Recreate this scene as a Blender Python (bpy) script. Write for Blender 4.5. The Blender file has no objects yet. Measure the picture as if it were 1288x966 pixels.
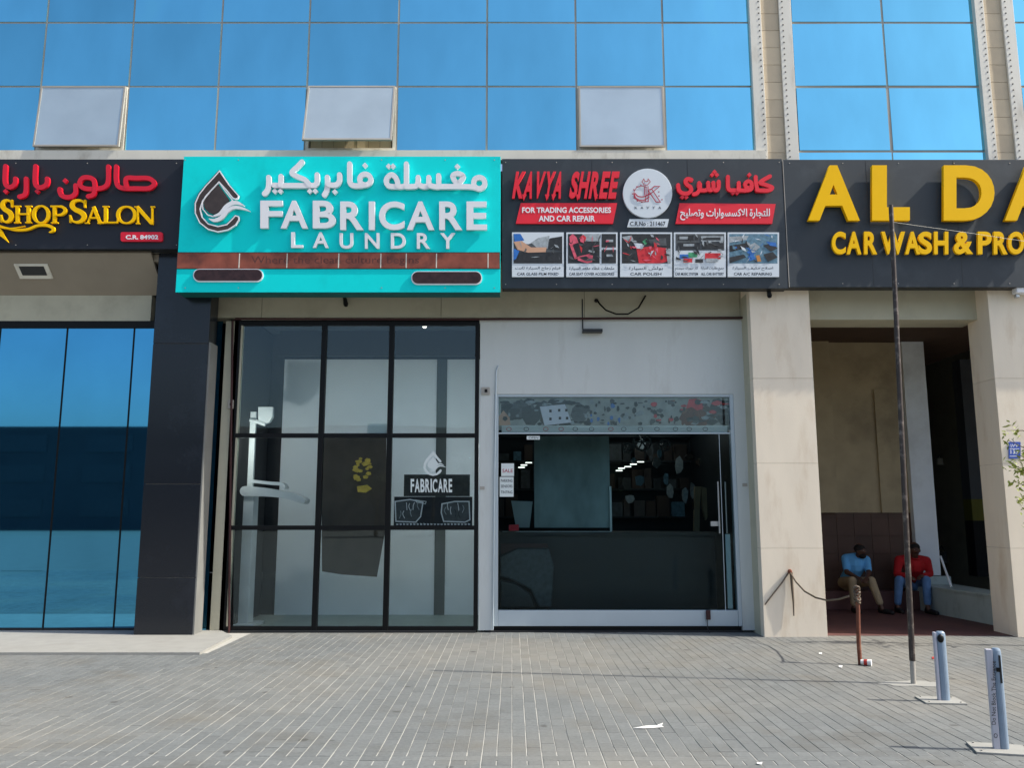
import bpy, bmesh, math, random
from mathutils import Vector, Matrix, Euler
random.seed(7)
S = bpy.context.scene
COL = S.collection
# ------------------------------------------------------------------ camera, sky, sun, exposure
F = 1050.0; PITCH = math.radians(8.77); CAM = Vector((0.0, -11.2, 1.6))
cd = bpy.data.cameras.new('camera'); cam = bpy.data.objects.new('camera', cd); COL.objects.link(cam)
cam.location = CAM; cam.rotation_euler = (math.radians(90) + PITCH, 0, 0)
cd.sensor_width = 36.0; cd.lens = 36.0 * F / 1288.0; cd.clip_start = 0.05; cd.clip_end = 3000
S.camera = cam
SUN = Vector((1.0, -0.143, 1.0)).normalized()
W = bpy.data.worlds.new('World'); S.world = W; W.use_nodes = True
nt = W.node_tree; nt.nodes.clear()
sky = nt.nodes.new('ShaderNodeTexSky'); sky.sky_type = 'NISHITA'; sky.sun_disc = False
sky.sun_elevation = math.asin(SUN.z); sky.sun_rotation = math.atan2(SUN.x, SUN.y)
sky.air_density = 1.0; sky.dust_density = 3.0; sky.ozone_density = 1.5
bg = nt.nodes.new('ShaderNodeBackground'); bg.inputs['Strength'].default_value = 0.14
wo = nt.nodes.new('ShaderNodeOutputWorld')
nt.links.new(sky.outputs[0], bg.inputs[0]); nt.links.new(bg.outputs[0], wo.inputs[0])
sl = bpy.data.lights.new('sun', 'SUN'); sun = bpy.data.objects.new('sun', sl); COL.objects.link(sun)
sl.energy = 4.0; sl.angle = math.radians(0.5); sl.color = (1.0, 0.95, 0.86)
sun.rotation_euler = SUN.to_track_quat('Z', 'Y').to_euler()
S.view_settings.view_transform = 'Standard'; S.view_settings.look = 'None'
S.view_settings.exposure = 0.6; S.view_settings.gamma = 1.0
S.cycles.max_bounces = 8; S.cycles.transparent_max_bounces = 12

# ------------------------------------------------------------------ measuring helpers (photo pixel -> point on a real plane)
cP, sP = math.cos(PITCH), math.sin(PITCH)
def ray(px, py):
    a = (px - 644.0) / F; b = (483.0 - py) / F
    return Vector((a, cP - b * sP, sP + b * cP))
def U(px, py, Y=0.0):
    d = ray(px, py); return CAM + d * ((Y - CAM.y) / d.y)
def G(px, py, z=0.0):
    d = ray(px, py); return CAM + d * ((z - CAM.z) / d.z)
def UX(px, py, Y): return U(px, py, Y).x
def UZ(py, Y): return U(644, py, Y).z

# ------------------------------------------------------------------ materials
def lin(c):
    return tuple(((v / 255) / 12.92 if v / 255 <= 0.04045 else ((v / 255 + 0.055) / 1.055) ** 2.4) for v in c)
MATS = {}
def mat(name, rgb, rough=0.6, metal=0.0, var=0.12, scale=3.0, bump=0.0, bscale=60.0, dirt=None, dscale=0.8, tone=False, emit=None, spec=0.5, coat=0.0, stretch=None, spots=False):
    m = bpy.data.materials.new(name); m.use_nodes = True; MATS[name] = m
    t = m.node_tree; N = t.nodes; L = t.links
    b = N['Principled BSDF']; c = lin(rgb)
    b.inputs['Roughness'].default_value = rough; b.inputs['Metallic'].default_value = metal
    b.inputs['Specular IOR Level'].default_value = spec; b.inputs['Coat Weight'].default_value = coat
    tc = N.new('ShaderNodeTexCoord'); geo = N.new('ShaderNodeNewGeometry')
    mp = N.new('ShaderNodeMapping'); L.new(geo.outputs['Position'], mp.inputs[0])
    if stretch: mp.inputs['Scale'].default_value = stretch
    n = N.new('ShaderNodeTexNoise'); n.inputs['Scale'].default_value = scale; n.inputs['Detail'].default_value = 6
    L.new(mp.outputs[0], n.inputs['Vector'])
    r = N.new('ShaderNodeMapRange'); r.inputs[1].default_value = 0.25; r.inputs[2].default_value = 0.75
    r.inputs[3].default_value = 1 - var; r.inputs[4].default_value = 1 + var
    L.new(n.outputs[0], r.inputs[0])
    mx = N.new('ShaderNodeMix'); mx.data_type = 'RGBA'; mx.blend_type = 'MULTIPLY'; mx.inputs[0].default_value = 1
    mx.inputs[6].default_value = (*c, 1)
    L.new(r.outputs[0], mx.inputs[7]); out = mx.outputs[2]
    if dirt:
        n2 = N.new('ShaderNodeTexNoise'); n2.inputs['Scale'].default_value = dscale; n2.inputs['Detail'].default_value = 8
        n2.inputs['Roughness'].default_value = 0.65; L.new(mp.outputs[0], n2.inputs['Vector'])
        r2 = N.new('ShaderNodeMapRange'); r2.inputs[1].default_value = 0.52; r2.inputs[2].default_value = 0.75; r2.inputs[4].default_value = dirt[1]
        L.new(n2.outputs[0], r2.inputs[0])
        m2 = N.new('ShaderNodeMix'); m2.data_type = 'RGBA'; m2.inputs[7].default_value = (*lin(dirt[0]), 1)
        L.new(r2.outputs[0], m2.inputs[0]); L.new(out, m2.inputs[6]); out = m2.outputs[2]
    if spots:      # worn pale patches and small dark gum and oil spots
        n4 = N.new('ShaderNodeTexNoise'); n4.inputs['Scale'].default_value = .33; n4.inputs['Detail'].default_value = 5; L.new(mp.outputs[0], n4.inputs['Vector'])
        r4 = N.new('ShaderNodeMapRange'); r4.inputs[1].default_value = .42; r4.inputs[2].default_value = .68; r4.inputs[4].default_value = .6; L.new(n4.outputs[0], r4.inputs[0])
        m4 = N.new('ShaderNodeMix'); m4.data_type = 'RGBA'; m4.inputs[7].default_value = (*lin((134, 130, 120)), 1); L.new(r4.outputs[0], m4.inputs[0]); L.new(out, m4.inputs[6]); out = m4.outputs[2]
        n5 = N.new('ShaderNodeTexVoronoi'); n5.inputs['Scale'].default_value = 2.1; n5.inputs['Randomness'].default_value = 1; mp5 = N.new('ShaderNodeMapping'); n6 = N.new('ShaderNodeTexNoise'); n6.inputs['Scale'].default_value = 9
        L.new(mp.outputs[0], n6.inputs['Vector']); a5 = N.new('ShaderNodeMath'); a5.operation = 'MULTIPLY_ADD'; a5.inputs[1].default_value = .16; L.new(n6.outputs[0], a5.inputs[0]); L.new(mp.outputs[0], n5.inputs['Vector']); L.new(n5.outputs['Distance'], a5.inputs[2])
        r5 = N.new('ShaderNodeMapRange'); r5.inputs[1].default_value = .135; r5.inputs[2].default_value = .165; r5.inputs[3].default_value = .6; r5.inputs[4].default_value = 0; L.new(a5.outputs[0], r5.inputs[0])
        m5 = N.new('ShaderNodeMix'); m5.data_type = 'RGBA'; m5.inputs[7].default_value = (*lin((62, 60, 56)), 1); L.new(r5.outputs[0], m5.inputs[0]); L.new(out, m5.inputs[6]); out = m5.outputs[2]
    if tone:
        at = N.new('ShaderNodeAttribute'); at.attribute_name = 'tone'
        if tone == 'object':
            at = N.new('ShaderNodeObjectInfo'); src = at.outputs['Random']
        else: src = at.outputs['Fac']
        r3 = N.new('ShaderNodeMapRange'); tv = .12 if name == 'curtain_glass' else .09; r3.inputs[3].default_value = 1 - tv; r3.inputs[4].default_value = 1 + tv
        L.new(src, r3.inputs[0])
        m3 = N.new('ShaderNodeMix'); m3.data_type = 'RGBA'; m3.blend_type = 'MULTIPLY'; m3.inputs[0].default_value = 1
        L.new(out, m3.inputs[6]); L.new(r3.outputs[0], m3.inputs[7]); out = m3.outputs[2]
    L.new(out, b.inputs['Base Color'])
    if bump:
        nb = N.new('ShaderNodeTexNoise'); nb.inputs['Scale'].default_value = bscale; nb.inputs['Detail'].default_value = 4
        L.new(mp.outputs[0], nb.inputs['Vector'])
        bp = N.new('ShaderNodeBump'); bp.inputs['Strength'].default_value = bump; bp.inputs['Distance'].default_value = 0.01
        L.new(nb.outputs[0], bp.inputs['Height']); L.new(bp.outputs[0], b.inputs['Normal'])
    if emit:
        b.inputs['Emission Color'].default_value = (*c, 1); b.inputs['Emission Strength'].default_value = emit
    return m
def wavy(m, strength, scale):
    t = m.node_tree; N = t.nodes; L = t.links; b = N['Principled BSDF'] if 'Principled BSDF' in N else None
    geo = N.new('ShaderNodeNewGeometry'); nb = N.new('ShaderNodeTexNoise'); nb.inputs['Scale'].default_value = scale; nb.inputs['Detail'].default_value = 1
    L.new(geo.outputs['Position'], nb.inputs['Vector'])
    bp = N.new('ShaderNodeBump'); bp.inputs['Strength'].default_value = strength; bp.inputs['Distance'].default_value = 0.02
    L.new(nb.outputs[0], bp.inputs['Height'])
    return bp
def clear_glass(name, tint, refl=0.0):
    m = bpy.data.materials.new(name); m.use_nodes = True; MATS[name] = m
    t = m.node_tree; N = t.nodes; L = t.links; N.clear()
    o = N.new('ShaderNodeOutputMaterial'); tr = N.new('ShaderNodeBsdfTransparent'); tr.inputs[0].default_value = (*tint, 1)
    g = N.new('ShaderNodeBsdfGlossy'); g.inputs['Roughness'].default_value = 0.0; g.inputs['Color'].default_value = (.72, .88, .95, 1)
    fr = N.new('ShaderNodeFresnel'); fr.inputs[0].default_value = 1.5
    a = N.new('ShaderNodeMath'); a.operation = 'ADD'; a.inputs[1].default_value = refl; L.new(fr.outputs[0], a.inputs[0])
    mx = N.new('ShaderNodeMixShader'); L.new(a.outputs[0], mx.inputs[0]); L.new(tr.outputs[0], mx.inputs[1]); L.new(g.outputs[0], mx.inputs[2])
    L.new(wavy(m, 0.05, 1.2).outputs[0], g.inputs['Normal'])
    L.new(mx.outputs[0], o.inputs[0]); return m

mat('curtain_glass', (141, 223, 244), 0.03, 1.0, 0.09, .9, tone='object', stretch=(1.6, 1, .7))
MATS['curtain_glass'].node_tree.links.new(wavy(MATS['curtain_glass'], 0.03, 0.9).outputs[0], MATS['curtain_glass'].node_tree.nodes['Principled BSDF'].inputs['Normal'])
mat('sash_glass', (204, 216, 218), 0.25, 0.55, 0.10, 1.6)  # pale base colour imitates the bright low sky reflected by the tilted sashes
mat('salon_glass', (84, 164, 206), 0.02, 1.0, 0.08, 1.1)
clear_glass('door_glass', (.94, .97, .96), 0.0)
clear_glass('shop_glass', (.80, .89, .90), -0.029)
mat('joint_grey', (166, 161, 152), 0.6)
mat('sill_white', (225, 220, 205), 0.5, var=.06, dirt=((150, 138, 116), .5), dscale=5, stretch=(1, 1, .4))
mat('trim_white', (226, 222, 210), 0.45, var=.06, dirt=((150, 135, 110), .5), dscale=4, stretch=(1, 1, .3))
mat('rivet_dark', (60, 50, 42), 0.6)
mat('pier_stone', (205, 188, 160), 0.7, var=.08, scale=5, tone='object', bump=.15)
mat('column_stone', (238, 224, 202), 0.65, var=.05, scale=4, bump=.12, bscale=90, dirt=((186, 152, 108), .42), dscale=3.2, stretch=(1, 1, .28))
mat('granite', (24, 29, 37), 0.2, var=.25, scale=120, bump=0.03, tone='object', dirt=((60, 66, 78), .35), dscale=.9)
mat('granite_edge', (128, 128, 124), 0.5)
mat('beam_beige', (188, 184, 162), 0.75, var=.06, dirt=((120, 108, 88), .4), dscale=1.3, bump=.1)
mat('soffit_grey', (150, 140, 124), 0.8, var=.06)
mat('panel_grey', (206, 210, 206), 0.5, var=.04, dirt=((140, 134, 122), .34), dscale=3.0, stretch=(1, 1, .22))
mat('alum', (188, 200, 206), 0.38, 0.25, var=.03)
mat('jamb_beige', (186, 182, 160), 0.6, var=.06, dirt=((120, 112, 90), .35), dscale=3)
mat('black_metal', (9, 10, 11), 0.45, var=.2, spec=.25)
mat('dark_metal', (34, 36, 38), 0.5)
mat('red_pipe', (58, 22, 22), 0.6)
mat('rust', (112, 62, 42), 0.8, var=.3, scale=14, bump=.4, dirt=((165, 130, 100), .8), dscale=9)
mat('galv_pole', (66, 58, 54), 0.5, .4, var=.3, scale=10, dirt=((150, 140, 130), .9), dscale=14)
mat('pole_black', (26, 24, 24), 0.5, var=.3, scale=12)
mat('concrete', (150, 149, 143), 0.9, var=.08, scale=6, bump=.2, dirt=((130, 126, 118), .4))
mat('sand', (172, 170, 162), 0.95, var=.12, scale=10)
mat('paver', (106, 109, 108), 0.88, var=.16, scale=34, bump=.4, bscale=110, dirt=((84, 78, 66), .62), dscale=1.3, tone='attr', spots=True)
mat('paver_single', (106, 109, 108), 0.88, var=.16, scale=34, bump=.4, bscale=110, dirt=((84, 78, 66), .62), dscale=1.3, tone='object', spots=True)
mat('ground', (112, 112, 106), 0.95, var=.12, scale=.3)
mat('asphalt', (112, 111, 106), 0.9, var=.1, scale=2)
mat('opposite', (66, 70, 74), 0.85, var=.15, scale=.3)
mat('opp_window', (58, 62, 68), 0.3)
mat('board_black', (42, 52, 60), 0.62, var=.22, scale=170, bump=.02, dirt=((74, 84, 90), .4), dscale=2.2)
mat('board_salon', (27, 32, 42), 0.62, var=.2, scale=170)
mat('teal', (0, 228, 226), 0.6, var=.03, scale=2, spec=.2, dirt=((0, 190, 190), .35), dscale=2.5)
mat('teal_edge', (0, 96, 92), 0.6)
mat('white_acrylic', (236, 236, 238), 0.4, var=.02)
mat('letter_grey', (150, 155, 160), 0.4, var=.02)
mat('logo_brown', (74, 62, 56), 0.35, 0.3, var=.25, scale=12)
mat('copper', (150, 80, 60), 0.38, 0.3, var=.4, scale=5, dirt=((78, 46, 42), .9), dscale=2.2)
mat('dark_copper', (66, 44, 42), 0.3, 0.4, var=.4, scale=12)
mat('stripe_print', (98, 52, 44), 0.6)
mat('red_letter', (222, 18, 46), 0.35, var=.03)
mat('red_bright', (236, 34, 52), 0.4, var=.03)
mat('yellow_letter', (255, 198, 0), 0.5, var=.03, spec=.15)
mat('print_black', (26, 28, 34), 0.6)
mat('print_red', (176, 30, 62), 0.6)
mat('plaque_white', (214, 222, 228), 0.5, var=.02)
mat('p_grey', (78, 82, 84), 0.5, var=.4, scale=14)
mat('p_blue', (40, 110, 190), 0.5, var=.2, scale=20)
mat('p_skin', (206, 160, 130), 0.5, var=.08)
mat('p_silver', (160, 168, 172), 0.5, var=.3, scale=25)
mat('p_red', (208, 40, 50), 0.5, var=.2, scale=18)
mat('p_pink', (220, 90, 110), 0.5, var=.2, scale=18)
mat('p_green', (70, 160, 110), 0.5, var=.2)
mat('p_teal', (92, 130, 150), 0.5, var=.4, scale=22)
mat('p_dark', (38, 40, 42), 0.5, var=.5, scale=22)
mat('p_orange', (196, 130, 60), 0.5, var=.2)
mat('room_wall', (236, 243, 246), 0.8, var=.03)
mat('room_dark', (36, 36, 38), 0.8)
mat('room_floor', (150, 166, 160), 0.5)
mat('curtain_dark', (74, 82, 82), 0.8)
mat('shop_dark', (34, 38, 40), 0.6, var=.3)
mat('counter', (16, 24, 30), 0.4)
mat('machine_white', (212, 218, 220), 0.35)
mat('banner_brown', (74, 66, 58), 0.7, var=.25, scale=4)
mat('gold', (204, 176, 74), 0.6, var=.3, scale=18)
mat('sticker_white', (220, 228, 226), 0.5, var=.03)
mat('lamp_on', (255, 250, 240), 0.5, emit=1.8)
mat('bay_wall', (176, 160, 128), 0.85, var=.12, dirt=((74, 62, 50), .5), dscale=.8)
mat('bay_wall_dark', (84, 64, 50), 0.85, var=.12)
mat('bay_tile', (84, 60, 48), 0.55, var=.2, tone='object')
mat('floor_red', (96, 62, 58), 0.7, var=.15, scale=4)
mat('white_post', (232, 238, 240), 0.6, var=.05, dirt=((140, 140, 136), .4))
mat('marble', (176, 190, 186), 0.4, var=.12, scale=3, dirt=((104, 112, 108), .6), dscale=4, stretch=(1, 1, .5))
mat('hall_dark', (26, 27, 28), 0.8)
mat('hall_col', (86, 90, 94), 0.8)
mat('hall_yellow', (112, 110, 44), 0.7)
mat('far_light', (190, 190, 176), 0.9)
mat('steel', (190, 192, 192), 0.3, .9, var=.05)
mat('barrier_paint', (132, 150, 168), 0.42, var=.05, dirt=((110, 120, 128), .5), dscale=9)
mat('barrier_strip', (186, 186, 196), 0.5, var=.06)
mat('skin_dark', (88, 58, 44), 0.55, var=.05)
mat('hair', (12, 10, 10), 0.8)
mat('shirt_blue', (104, 180, 236), 0.85, var=.08, scale=9)
mat('trouser_beige', (172, 152, 120), 0.85, var=.08, scale=9)
mat('shirt_red', (176, 16, 24), 0.85, var=.08, scale=9)
mat('jeans', (92, 128, 172), 0.85, var=.18, scale=12)
mat('shoe', (30, 26, 26), 0.6)
mat('eye_white', (120, 112, 104), 0.3)
mat('plate_blue', (48, 84, 176), 0.45, var=.04)
mat('leaf', (150, 160, 66), 0.55, var=.35, scale=14)
mat('leaf_far', (52, 66, 34), 0.7, var=.4, scale=2)
mat('bark', (98, 82, 62), 0.9, var=.2, scale=12)
mat('litter_white', (226, 224, 218), 0.7)
mat('cup_red', (176, 46, 36), 0.6)
mat('cord', (96, 82, 66), 0.7)
mat('collage_paper', (168, 172, 168), 0.6, var=.25, scale=9)
mat('room_bin', (150, 160, 160), 0.5)
mat('partition_haze', (132, 148, 148), 0.35, var=.5, scale=2.4, stretch=(1, 1, .5))
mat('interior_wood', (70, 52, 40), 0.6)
M = MATS

# ------------------------------------------------------------------ mesh helpers
class MB:
    def __init__(s): s.v = []; s.f = []
    def add(s, vs, fs):
        n = len(s.v); s.v += [Vector(v) for v in vs]; s.f += [tuple(i + n for i in f) for f in fs]; return s
    def box(s, x0, x1, y0, y1, z0, z1):
        return s.add([(x, y, z) for z in (z0, z1) for y in (y0, y1) for x in (x0, x1)],
                     [(0, 2, 3, 1), (4, 5, 7, 6), (0, 1, 5, 4), (1, 3, 7, 5), (3, 2, 6, 7), (2, 0, 4, 6)])
    def prism(s, pts, yf, d, back=False):          # pts: (x,z); front face towards -Y
        a = sum(pts[i][0] * pts[(i + 1) % len(pts)][1] - pts[(i + 1) % len(pts)][0] * pts[i][1] for i in range(len(pts)))
        if a < 0: pts = list(reversed(pts))
        n = len(pts); fs = [tuple(range(n))] + [((i + 1) % n, i, i + n, (i + 1) % n + n) for i in range(n)]
        if back: fs.append(tuple(range(2 * n - 1, n - 1, -1)))
        return s.add([(x, yf, z) for x, z in pts] + [(x, yf + d, z) for x, z in pts], fs)
    def tube(s, pts, r, n=8, cap=True):
        pts = [Vector(p) for p in pts]; k = len(pts); vs = []; rr = r if isinstance(r, (list, tuple)) else [r] * k
        for i, p in enumerate(pts):
            t = (pts[min(i + 1, k - 1)] - pts[max(i - 1, 0)]).normalized()
            u = t.cross(Vector((0, 0, 1)) if abs(t.z) < .9 else Vector((1, 0, 0))).normalized(); w = t.cross(u)
            vs += [p + (u * math.cos(2 * math.pi * j / n) + w * math.sin(2 * math.pi * j / n)) * rr[i] for j in range(n)]
        fs = [(i * n + j, i * n + (j + 1) % n, (i + 1) * n + (j + 1) % n, (i + 1) * n + j) for i in range(k - 1) for j in range(n)]
        if cap: fs += [tuple(range(n - 1, -1, -1)), tuple((k - 1) * n + j for j in range(n))]
        return s.add(vs, fs)
    def ell(s, c, r, n=10, m=7):
        vs = [(c[0] + r[0] * math.sin(math.pi * i / m) * math.cos(2 * math.pi * j / n), c[1] + r[1] * math.sin(math.pi * i / m) * math.sin(2 * math.pi * j / n), c[2] + r[2] * math.cos(math.pi * i / m)) for i in range(m + 1) for j in range(n)]
        return s.add(vs, [(i * n + j, (i + 1) * n + j, (i + 1) * n + (j + 1) % n, i * n + (j + 1) % n) for i in range(m) for j in range(n)])
ORG = {}
def org(o): return ORG.get(o.name, Vector((0, 0, 0))) if o else Vector((0, 0, 0))
def thing(name, loc, label, cat, group=None, kind=None):
    o = bpy.data.objects.new(name, None); COL.objects.link(o); o.location = loc; o.empty_display_size = .1
    ORG[o.name] = Vector(loc); tags(o, label, cat, group, kind); return o
def tags(o, label=None, cat=None, group=None, kind=None):
    if label: o['label'] = label
    if cat: o['category'] = cat
    if group: o['group'] = group
    if kind: o['kind'] = kind
    return o
def link(name, me, m, parent=None, smooth=False, bevel=0, label=None, kind=None):
    o = bpy.data.objects.new(name, me); COL.objects.link(o)
    if m: me.materials.clear(); me.materials.append(M[m])
    if parent: o.parent = parent; ORG[o.name] = org(parent)
    if smooth: me.polygons.foreach_set('use_smooth', [True] * len(me.polygons))
    if bevel:
        b = o.modifiers.new('bevel', 'BEVEL'); b.width = bevel; b.segments = 2; b.limit_method = 'ANGLE'; b.angle_limit = math.radians(40)
    return tags(o, label, None, None, kind)
def part(name, mb, m, parent=None, **k):
    og = org(parent); me = bpy.data.meshes.new(name)
    me.from_pydata([v - og for v in mb.v], [], mb.f); me.update()
    return link(name, me, m, parent, **k)
def solo(name, mb, m, label=None, cat=None, group=None, kind=None, **k):
    c = Vector((0, 0, 0))
    if mb.v and kind is None:
        c = sum(mb.v, Vector()) / len(mb.v); c.z = min(v.z for v in mb.v)
    me = bpy.data.meshes.new(name); me.from_pydata([v - c for v in mb.v], [], mb.f); me.update()
    o = link(name, me, m, None, **k); o.location = c; ORG[o.name] = c
    return tags(o, label, cat, group, kind)
def xz(pts, Y): return [(lambda p: (p.x, p.z))(U(a, b, Y)) for a, b in pts]
def PX(x0, y0, x1, y1, Yf, d):                # box from a photo rectangle on plane Yf
    ym = (y0 + y1) / 2; xm = (x0 + x1) / 2
    return MB().box(UX(x0, ym, Yf), UX(x1, ym, Yf), Yf, Yf + d, UZ(y1, Yf), UZ(y0, Yf))
def rpx(x0, y0, x1, y1, r, n=6):
    pts = []
    for cx, cy, a0 in ((x1 - r, y0 + r, -90), (x1 - r, y1 - r, 0), (x0 + r, y1 - r, 90), (x0 + r, y0 + r, 180)):
        pts += [(cx + r * math.cos(math.radians(a0 + 90 * i / n)), cy + r * math.sin(math.radians(a0 + 90 * i / n))) for i in range(n + 1)]
    return pts
def catmull(p, closed=False, k=6):
    n = len(p); out = []
    rng = range(n if closed else n - 1)
    for i in rng:
        a = p[(i - 1) % n] if closed or i > 0 else p[0]; b = p[i]; c = p[(i + 1) % n]; d = p[(i + 2) % n] if closed or i + 2 < n else p[n - 1]
        for j in range(k):
            t = j / k
            out.append(tuple(.5 * (2 * b[q] + (c[q] - a[q]) * t + (2 * a[q] - 5 * b[q] + 4 * c[q] - d[q]) * t * t + (3 * b[q] - a[q] - 3 * c[q] + d[q]) * t ** 3) for q in (0, 1)))
    if not closed: out.append(p[-1])
    return out
def stroke(mb, p, w, Yf, d, closed=False, smooth=True, capround=True):
    """p in photo px, w width px (number or list)"""
    if smooth:
        if isinstance(w, (list, tuple)):
            q = catmull([(i, ww) for i, ww in enumerate(w)], closed); w = [x[1] for x in q]
        p = catmull(p, closed)
    n = len(p); W_ = w if isinstance(w, (list, tuple)) else [w] * n
    P = [Vector(q) for q in p]; Lh = []; Rh = []
    for i in range(n):
        a = P[i - 1] if (closed or i > 0) else P[0]; c = P[(i + 1) % n] if (closed or i < n - 1) else P[n - 1]
        d1 = (P[i] - a); d2 = (c - P[i])
        d1 = d1.normalized() if d1.length > 1e-6 else d2.normalized(); d2 = d2.normalized() if d2.length > 1e-6 else d1
        t = d1 + d2; t = t.normalized() if t.length > 1e-6 else d1
        nn = Vector((-t.y, t.x)); cs = max(.5, nn.dot(Vector((-d1.y, d1.x)))); h = W_[i] / 2 / cs
        Lh.append(P[i] + nn * h); Rh.append(P[i] - nn * h)
    if closed:
        loop = Lh + Rh; V = xz([tuple(v) for v in loop], Yf)
        vs = [(x, Yf, z) for x, z in V] + [(x, Yf + d, z) for x, z in V]; N2 = 2 * n; fs = []
        for i in range(n):
            j = (i + 1) % n
            fs += [(i, j, n + j, n + i), (i, i + N2, j + N2, j), (n + i, n + j, n + j + N2, n + i + N2)]
        mb.add(vs, fs); return mb
    def cap(c, ang, r): return [c + Vector((math.cos(ang + math.pi * k / 6), math.sin(ang + math.pi * k / 6))) * r for k in range(1, 6)] if capround else []
    te = P[-1] - P[-2]; ts = P[1] - P[0]
    ce = cap(P[-1], math.atan2(te.y, te.x) + math.pi / 2, W_[-1] / 2)
    ce = [P[-1] + (q - P[-1]) * 1 for q in ce]
    # arc from L side to R side through the end
    def arc(c, a_from, sgn, r): return [c + Vector((math.cos(a_from + sgn * math.pi * k / 6), math.sin(a_from + sgn * math.pi * k / 6))) * r for k in range(1, 6)] if capround else []
    ae = math.atan2(te.y, te.x) + math.pi / 2; as_ = math.atan2(ts.y, ts.x) - math.pi / 2
    E = arc(P[-1], ae, -1, W_[-1] / 2); B = arc(P[0], as_, -1, W_[0] / 2)
    loop = Lh + E + Rh[::-1] + B; V = xz([tuple(v) for v in loop], Yf); N2 = len(loop); e = len(E)
    ridx = lambda i: n + e + (n - 1 - i)
    fs = [(i, i + 1, ridx(i + 1), ridx(i)) for i in range(n - 1)]
    if e: fs += [tuple([n - 1] + list(range(n, n + e)) + [ridx(n - 1)]), tuple([ridx(0)] + list(range(2 * n + e, N2)) + [0])]
    fs += [(i, (i + 1) % N2, (i + 1) % N2 + N2, i + N2) for i in range(N2)]
    pos = [i / n for i in range(n)] + [1] * e + [(n - 1 - i) / n for i in range(n)] + [0] * len(B)
    mb.add([(x, Yf - .004 * q * (d > .01), z) for (x, z), q in zip(V, pos)] + [(x, Yf + d, z) for x, z in V], fs); return mb
FORMS = {'ا': 0xFE8D, 'ب': 0xFE8F, 'ة': 0xFE93, 'ت': 0xFE95, 'ث': 0xFE99, 'ج': 0xFE9D, 'ح': 0xFEA1, 'خ': 0xFEA5, 'د': 0xFEA9, 'ذ': 0xFEAB, 'ر': 0xFEAD, 'ز': 0xFEAF, 'س': 0xFEB1, 'ش': 0xFEB5, 'ص': 0xFEB9, 'ض': 0xFEBD, 'ط': 0xFEC1, 'ظ': 0xFEC5, 'ع': 0xFEC9, 'غ': 0xFECD, 'ف': 0xFED1, 'ق': 0xFED5, 'ك': 0xFED9, 'ل': 0xFEDD, 'م': 0xFEE1, 'ن': 0xFEE5, 'ه': 0xFEE9, 'و': 0xFEED, 'ي': 0xFEF1, '\x01': 0xFEFB}
NOJOIN = set('اةدذرزو\x01'); 
def ar(t):
    t = t.replace('لا', '\x01'); out = []
    for i, c in enumerate(t):
        if c not in FORMS: out.append(c); continue
        pj = i > 0 and t[i - 1] in FORMS and t[i - 1] not in NOJOIN and t[i - 1] != 'ء'
        nj = i + 1 < len(t) and t[i + 1] in FORMS and c not in NOJOIN
        k = (3 if pj and nj else 1 if pj else 2 if nj else 0); out.append(chr(FORMS[c] + k))
    return ''.join(reversed(out))
def text(txt, x0, y0, x1, y1, Yf, d, m, parent, name='letter', off=0.0, shear=0.0, res=3, rot=False, bevel=0, label=None, tilt=0.0):
    c = bpy.data.curves.new('t', 'FONT'); c.body = txt; c.extrude = .5; c.offset = off; c.resolution_u = res
    t = bpy.data.objects.new('t', c); me = bpy.data.meshes.new_from_object(t)
    bpy.data.objects.remove(t); bpy.data.curves.remove(c); me.name = name
    if not len(me.vertices): return None
    X = [v.co.x for v in me.vertices]; Y = [v.co.y for v in me.vertices]
    a, b, e, f = min(X), max(X), min(Y), max(Y); og = org(parent)
    for v in me.vertices:
        u = (v.co.x - a) / (b - a); w = (v.co.y - e) / (f - e)
        if rot: u, w = 1 - w, u
        p = U(x0 + u * (x1 - x0) + shear * (w - .5) * (y1 - y0), y1 - w * (y1 - y0) + tilt * (u - .5), Yf)
        v.co = Vector((p.x, Yf + (.5 - v.co.z) * d, p.z)) - og
    return link(name, me, m, parent, label=label)
def pane_tilt(o, amt=0.0016):
    return o

# ------------------------------------------------------------------ THE SETTING: ground, pavement, apron
solo('ground', MB().add([(-900, -900, -.03), (900, -900, -.03), (900, 900, -.03), (-900, 900, -.03)], [(0, 1, 2, 3)]), 'ground', kind='structure')
solo('road', MB().add([(-300, -40, -.02), (300, -40, -.02), (300, -11.9, -.02), (-300, -11.9, -.02)], [(0, 1, 2, 3)]), 'asphalt', kind='structure')
pave = solo('pavement', MB().box(-13, 13, -11.9, .6, -.15, -.0015), 'sand', kind='structure')
def paver_mb(x, y, w, h, dz=0, j=.005):
    m = MB(); x0, x1, y0, y1 = x + j, x + w - j, y + .0006, y + h - .0006; b = .0015; z = dz
    return m.add([(x0, y0, -.03), (x1, y0, -.03), (x1, y1, -.03), (x0, y1, -.03), (x0, y0, z - b), (x1, y0, z - b), (x1, y1, z - b), (x0, y1, z - b),
                  (x0 + b, y0 + b, z), (x1 - b, y0 + b, z), (x1 - b, y1 - b, z), (x0 + b, y1 - b, z)],
                 [(0, 1, 5, 4), (1, 2, 6, 5), (2, 3, 7, 6), (3, 0, 4, 7), (4, 5, 9, 8), (5, 6, 10, 9), (6, 7, 11, 10), (7, 4, 8, 11), (8, 9, 10, 11)])
PMESH = {}
def paver_mesh(w, h, j):
    k = (w, h, round(j, 3))
    if k not in PMESH:
        me = bpy.data.meshes.new('paver'); q = paver_mb(-w / 2, -h / 2, w, h, 0, k[2]); me.from_pydata(q.v, [], q.f); me.materials.append(M['paver_single']); PMESH[k] = me
    return PMESH[k]
stuffm = MB(); tones = []; cells = []; rng = random.Random(3)
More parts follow.
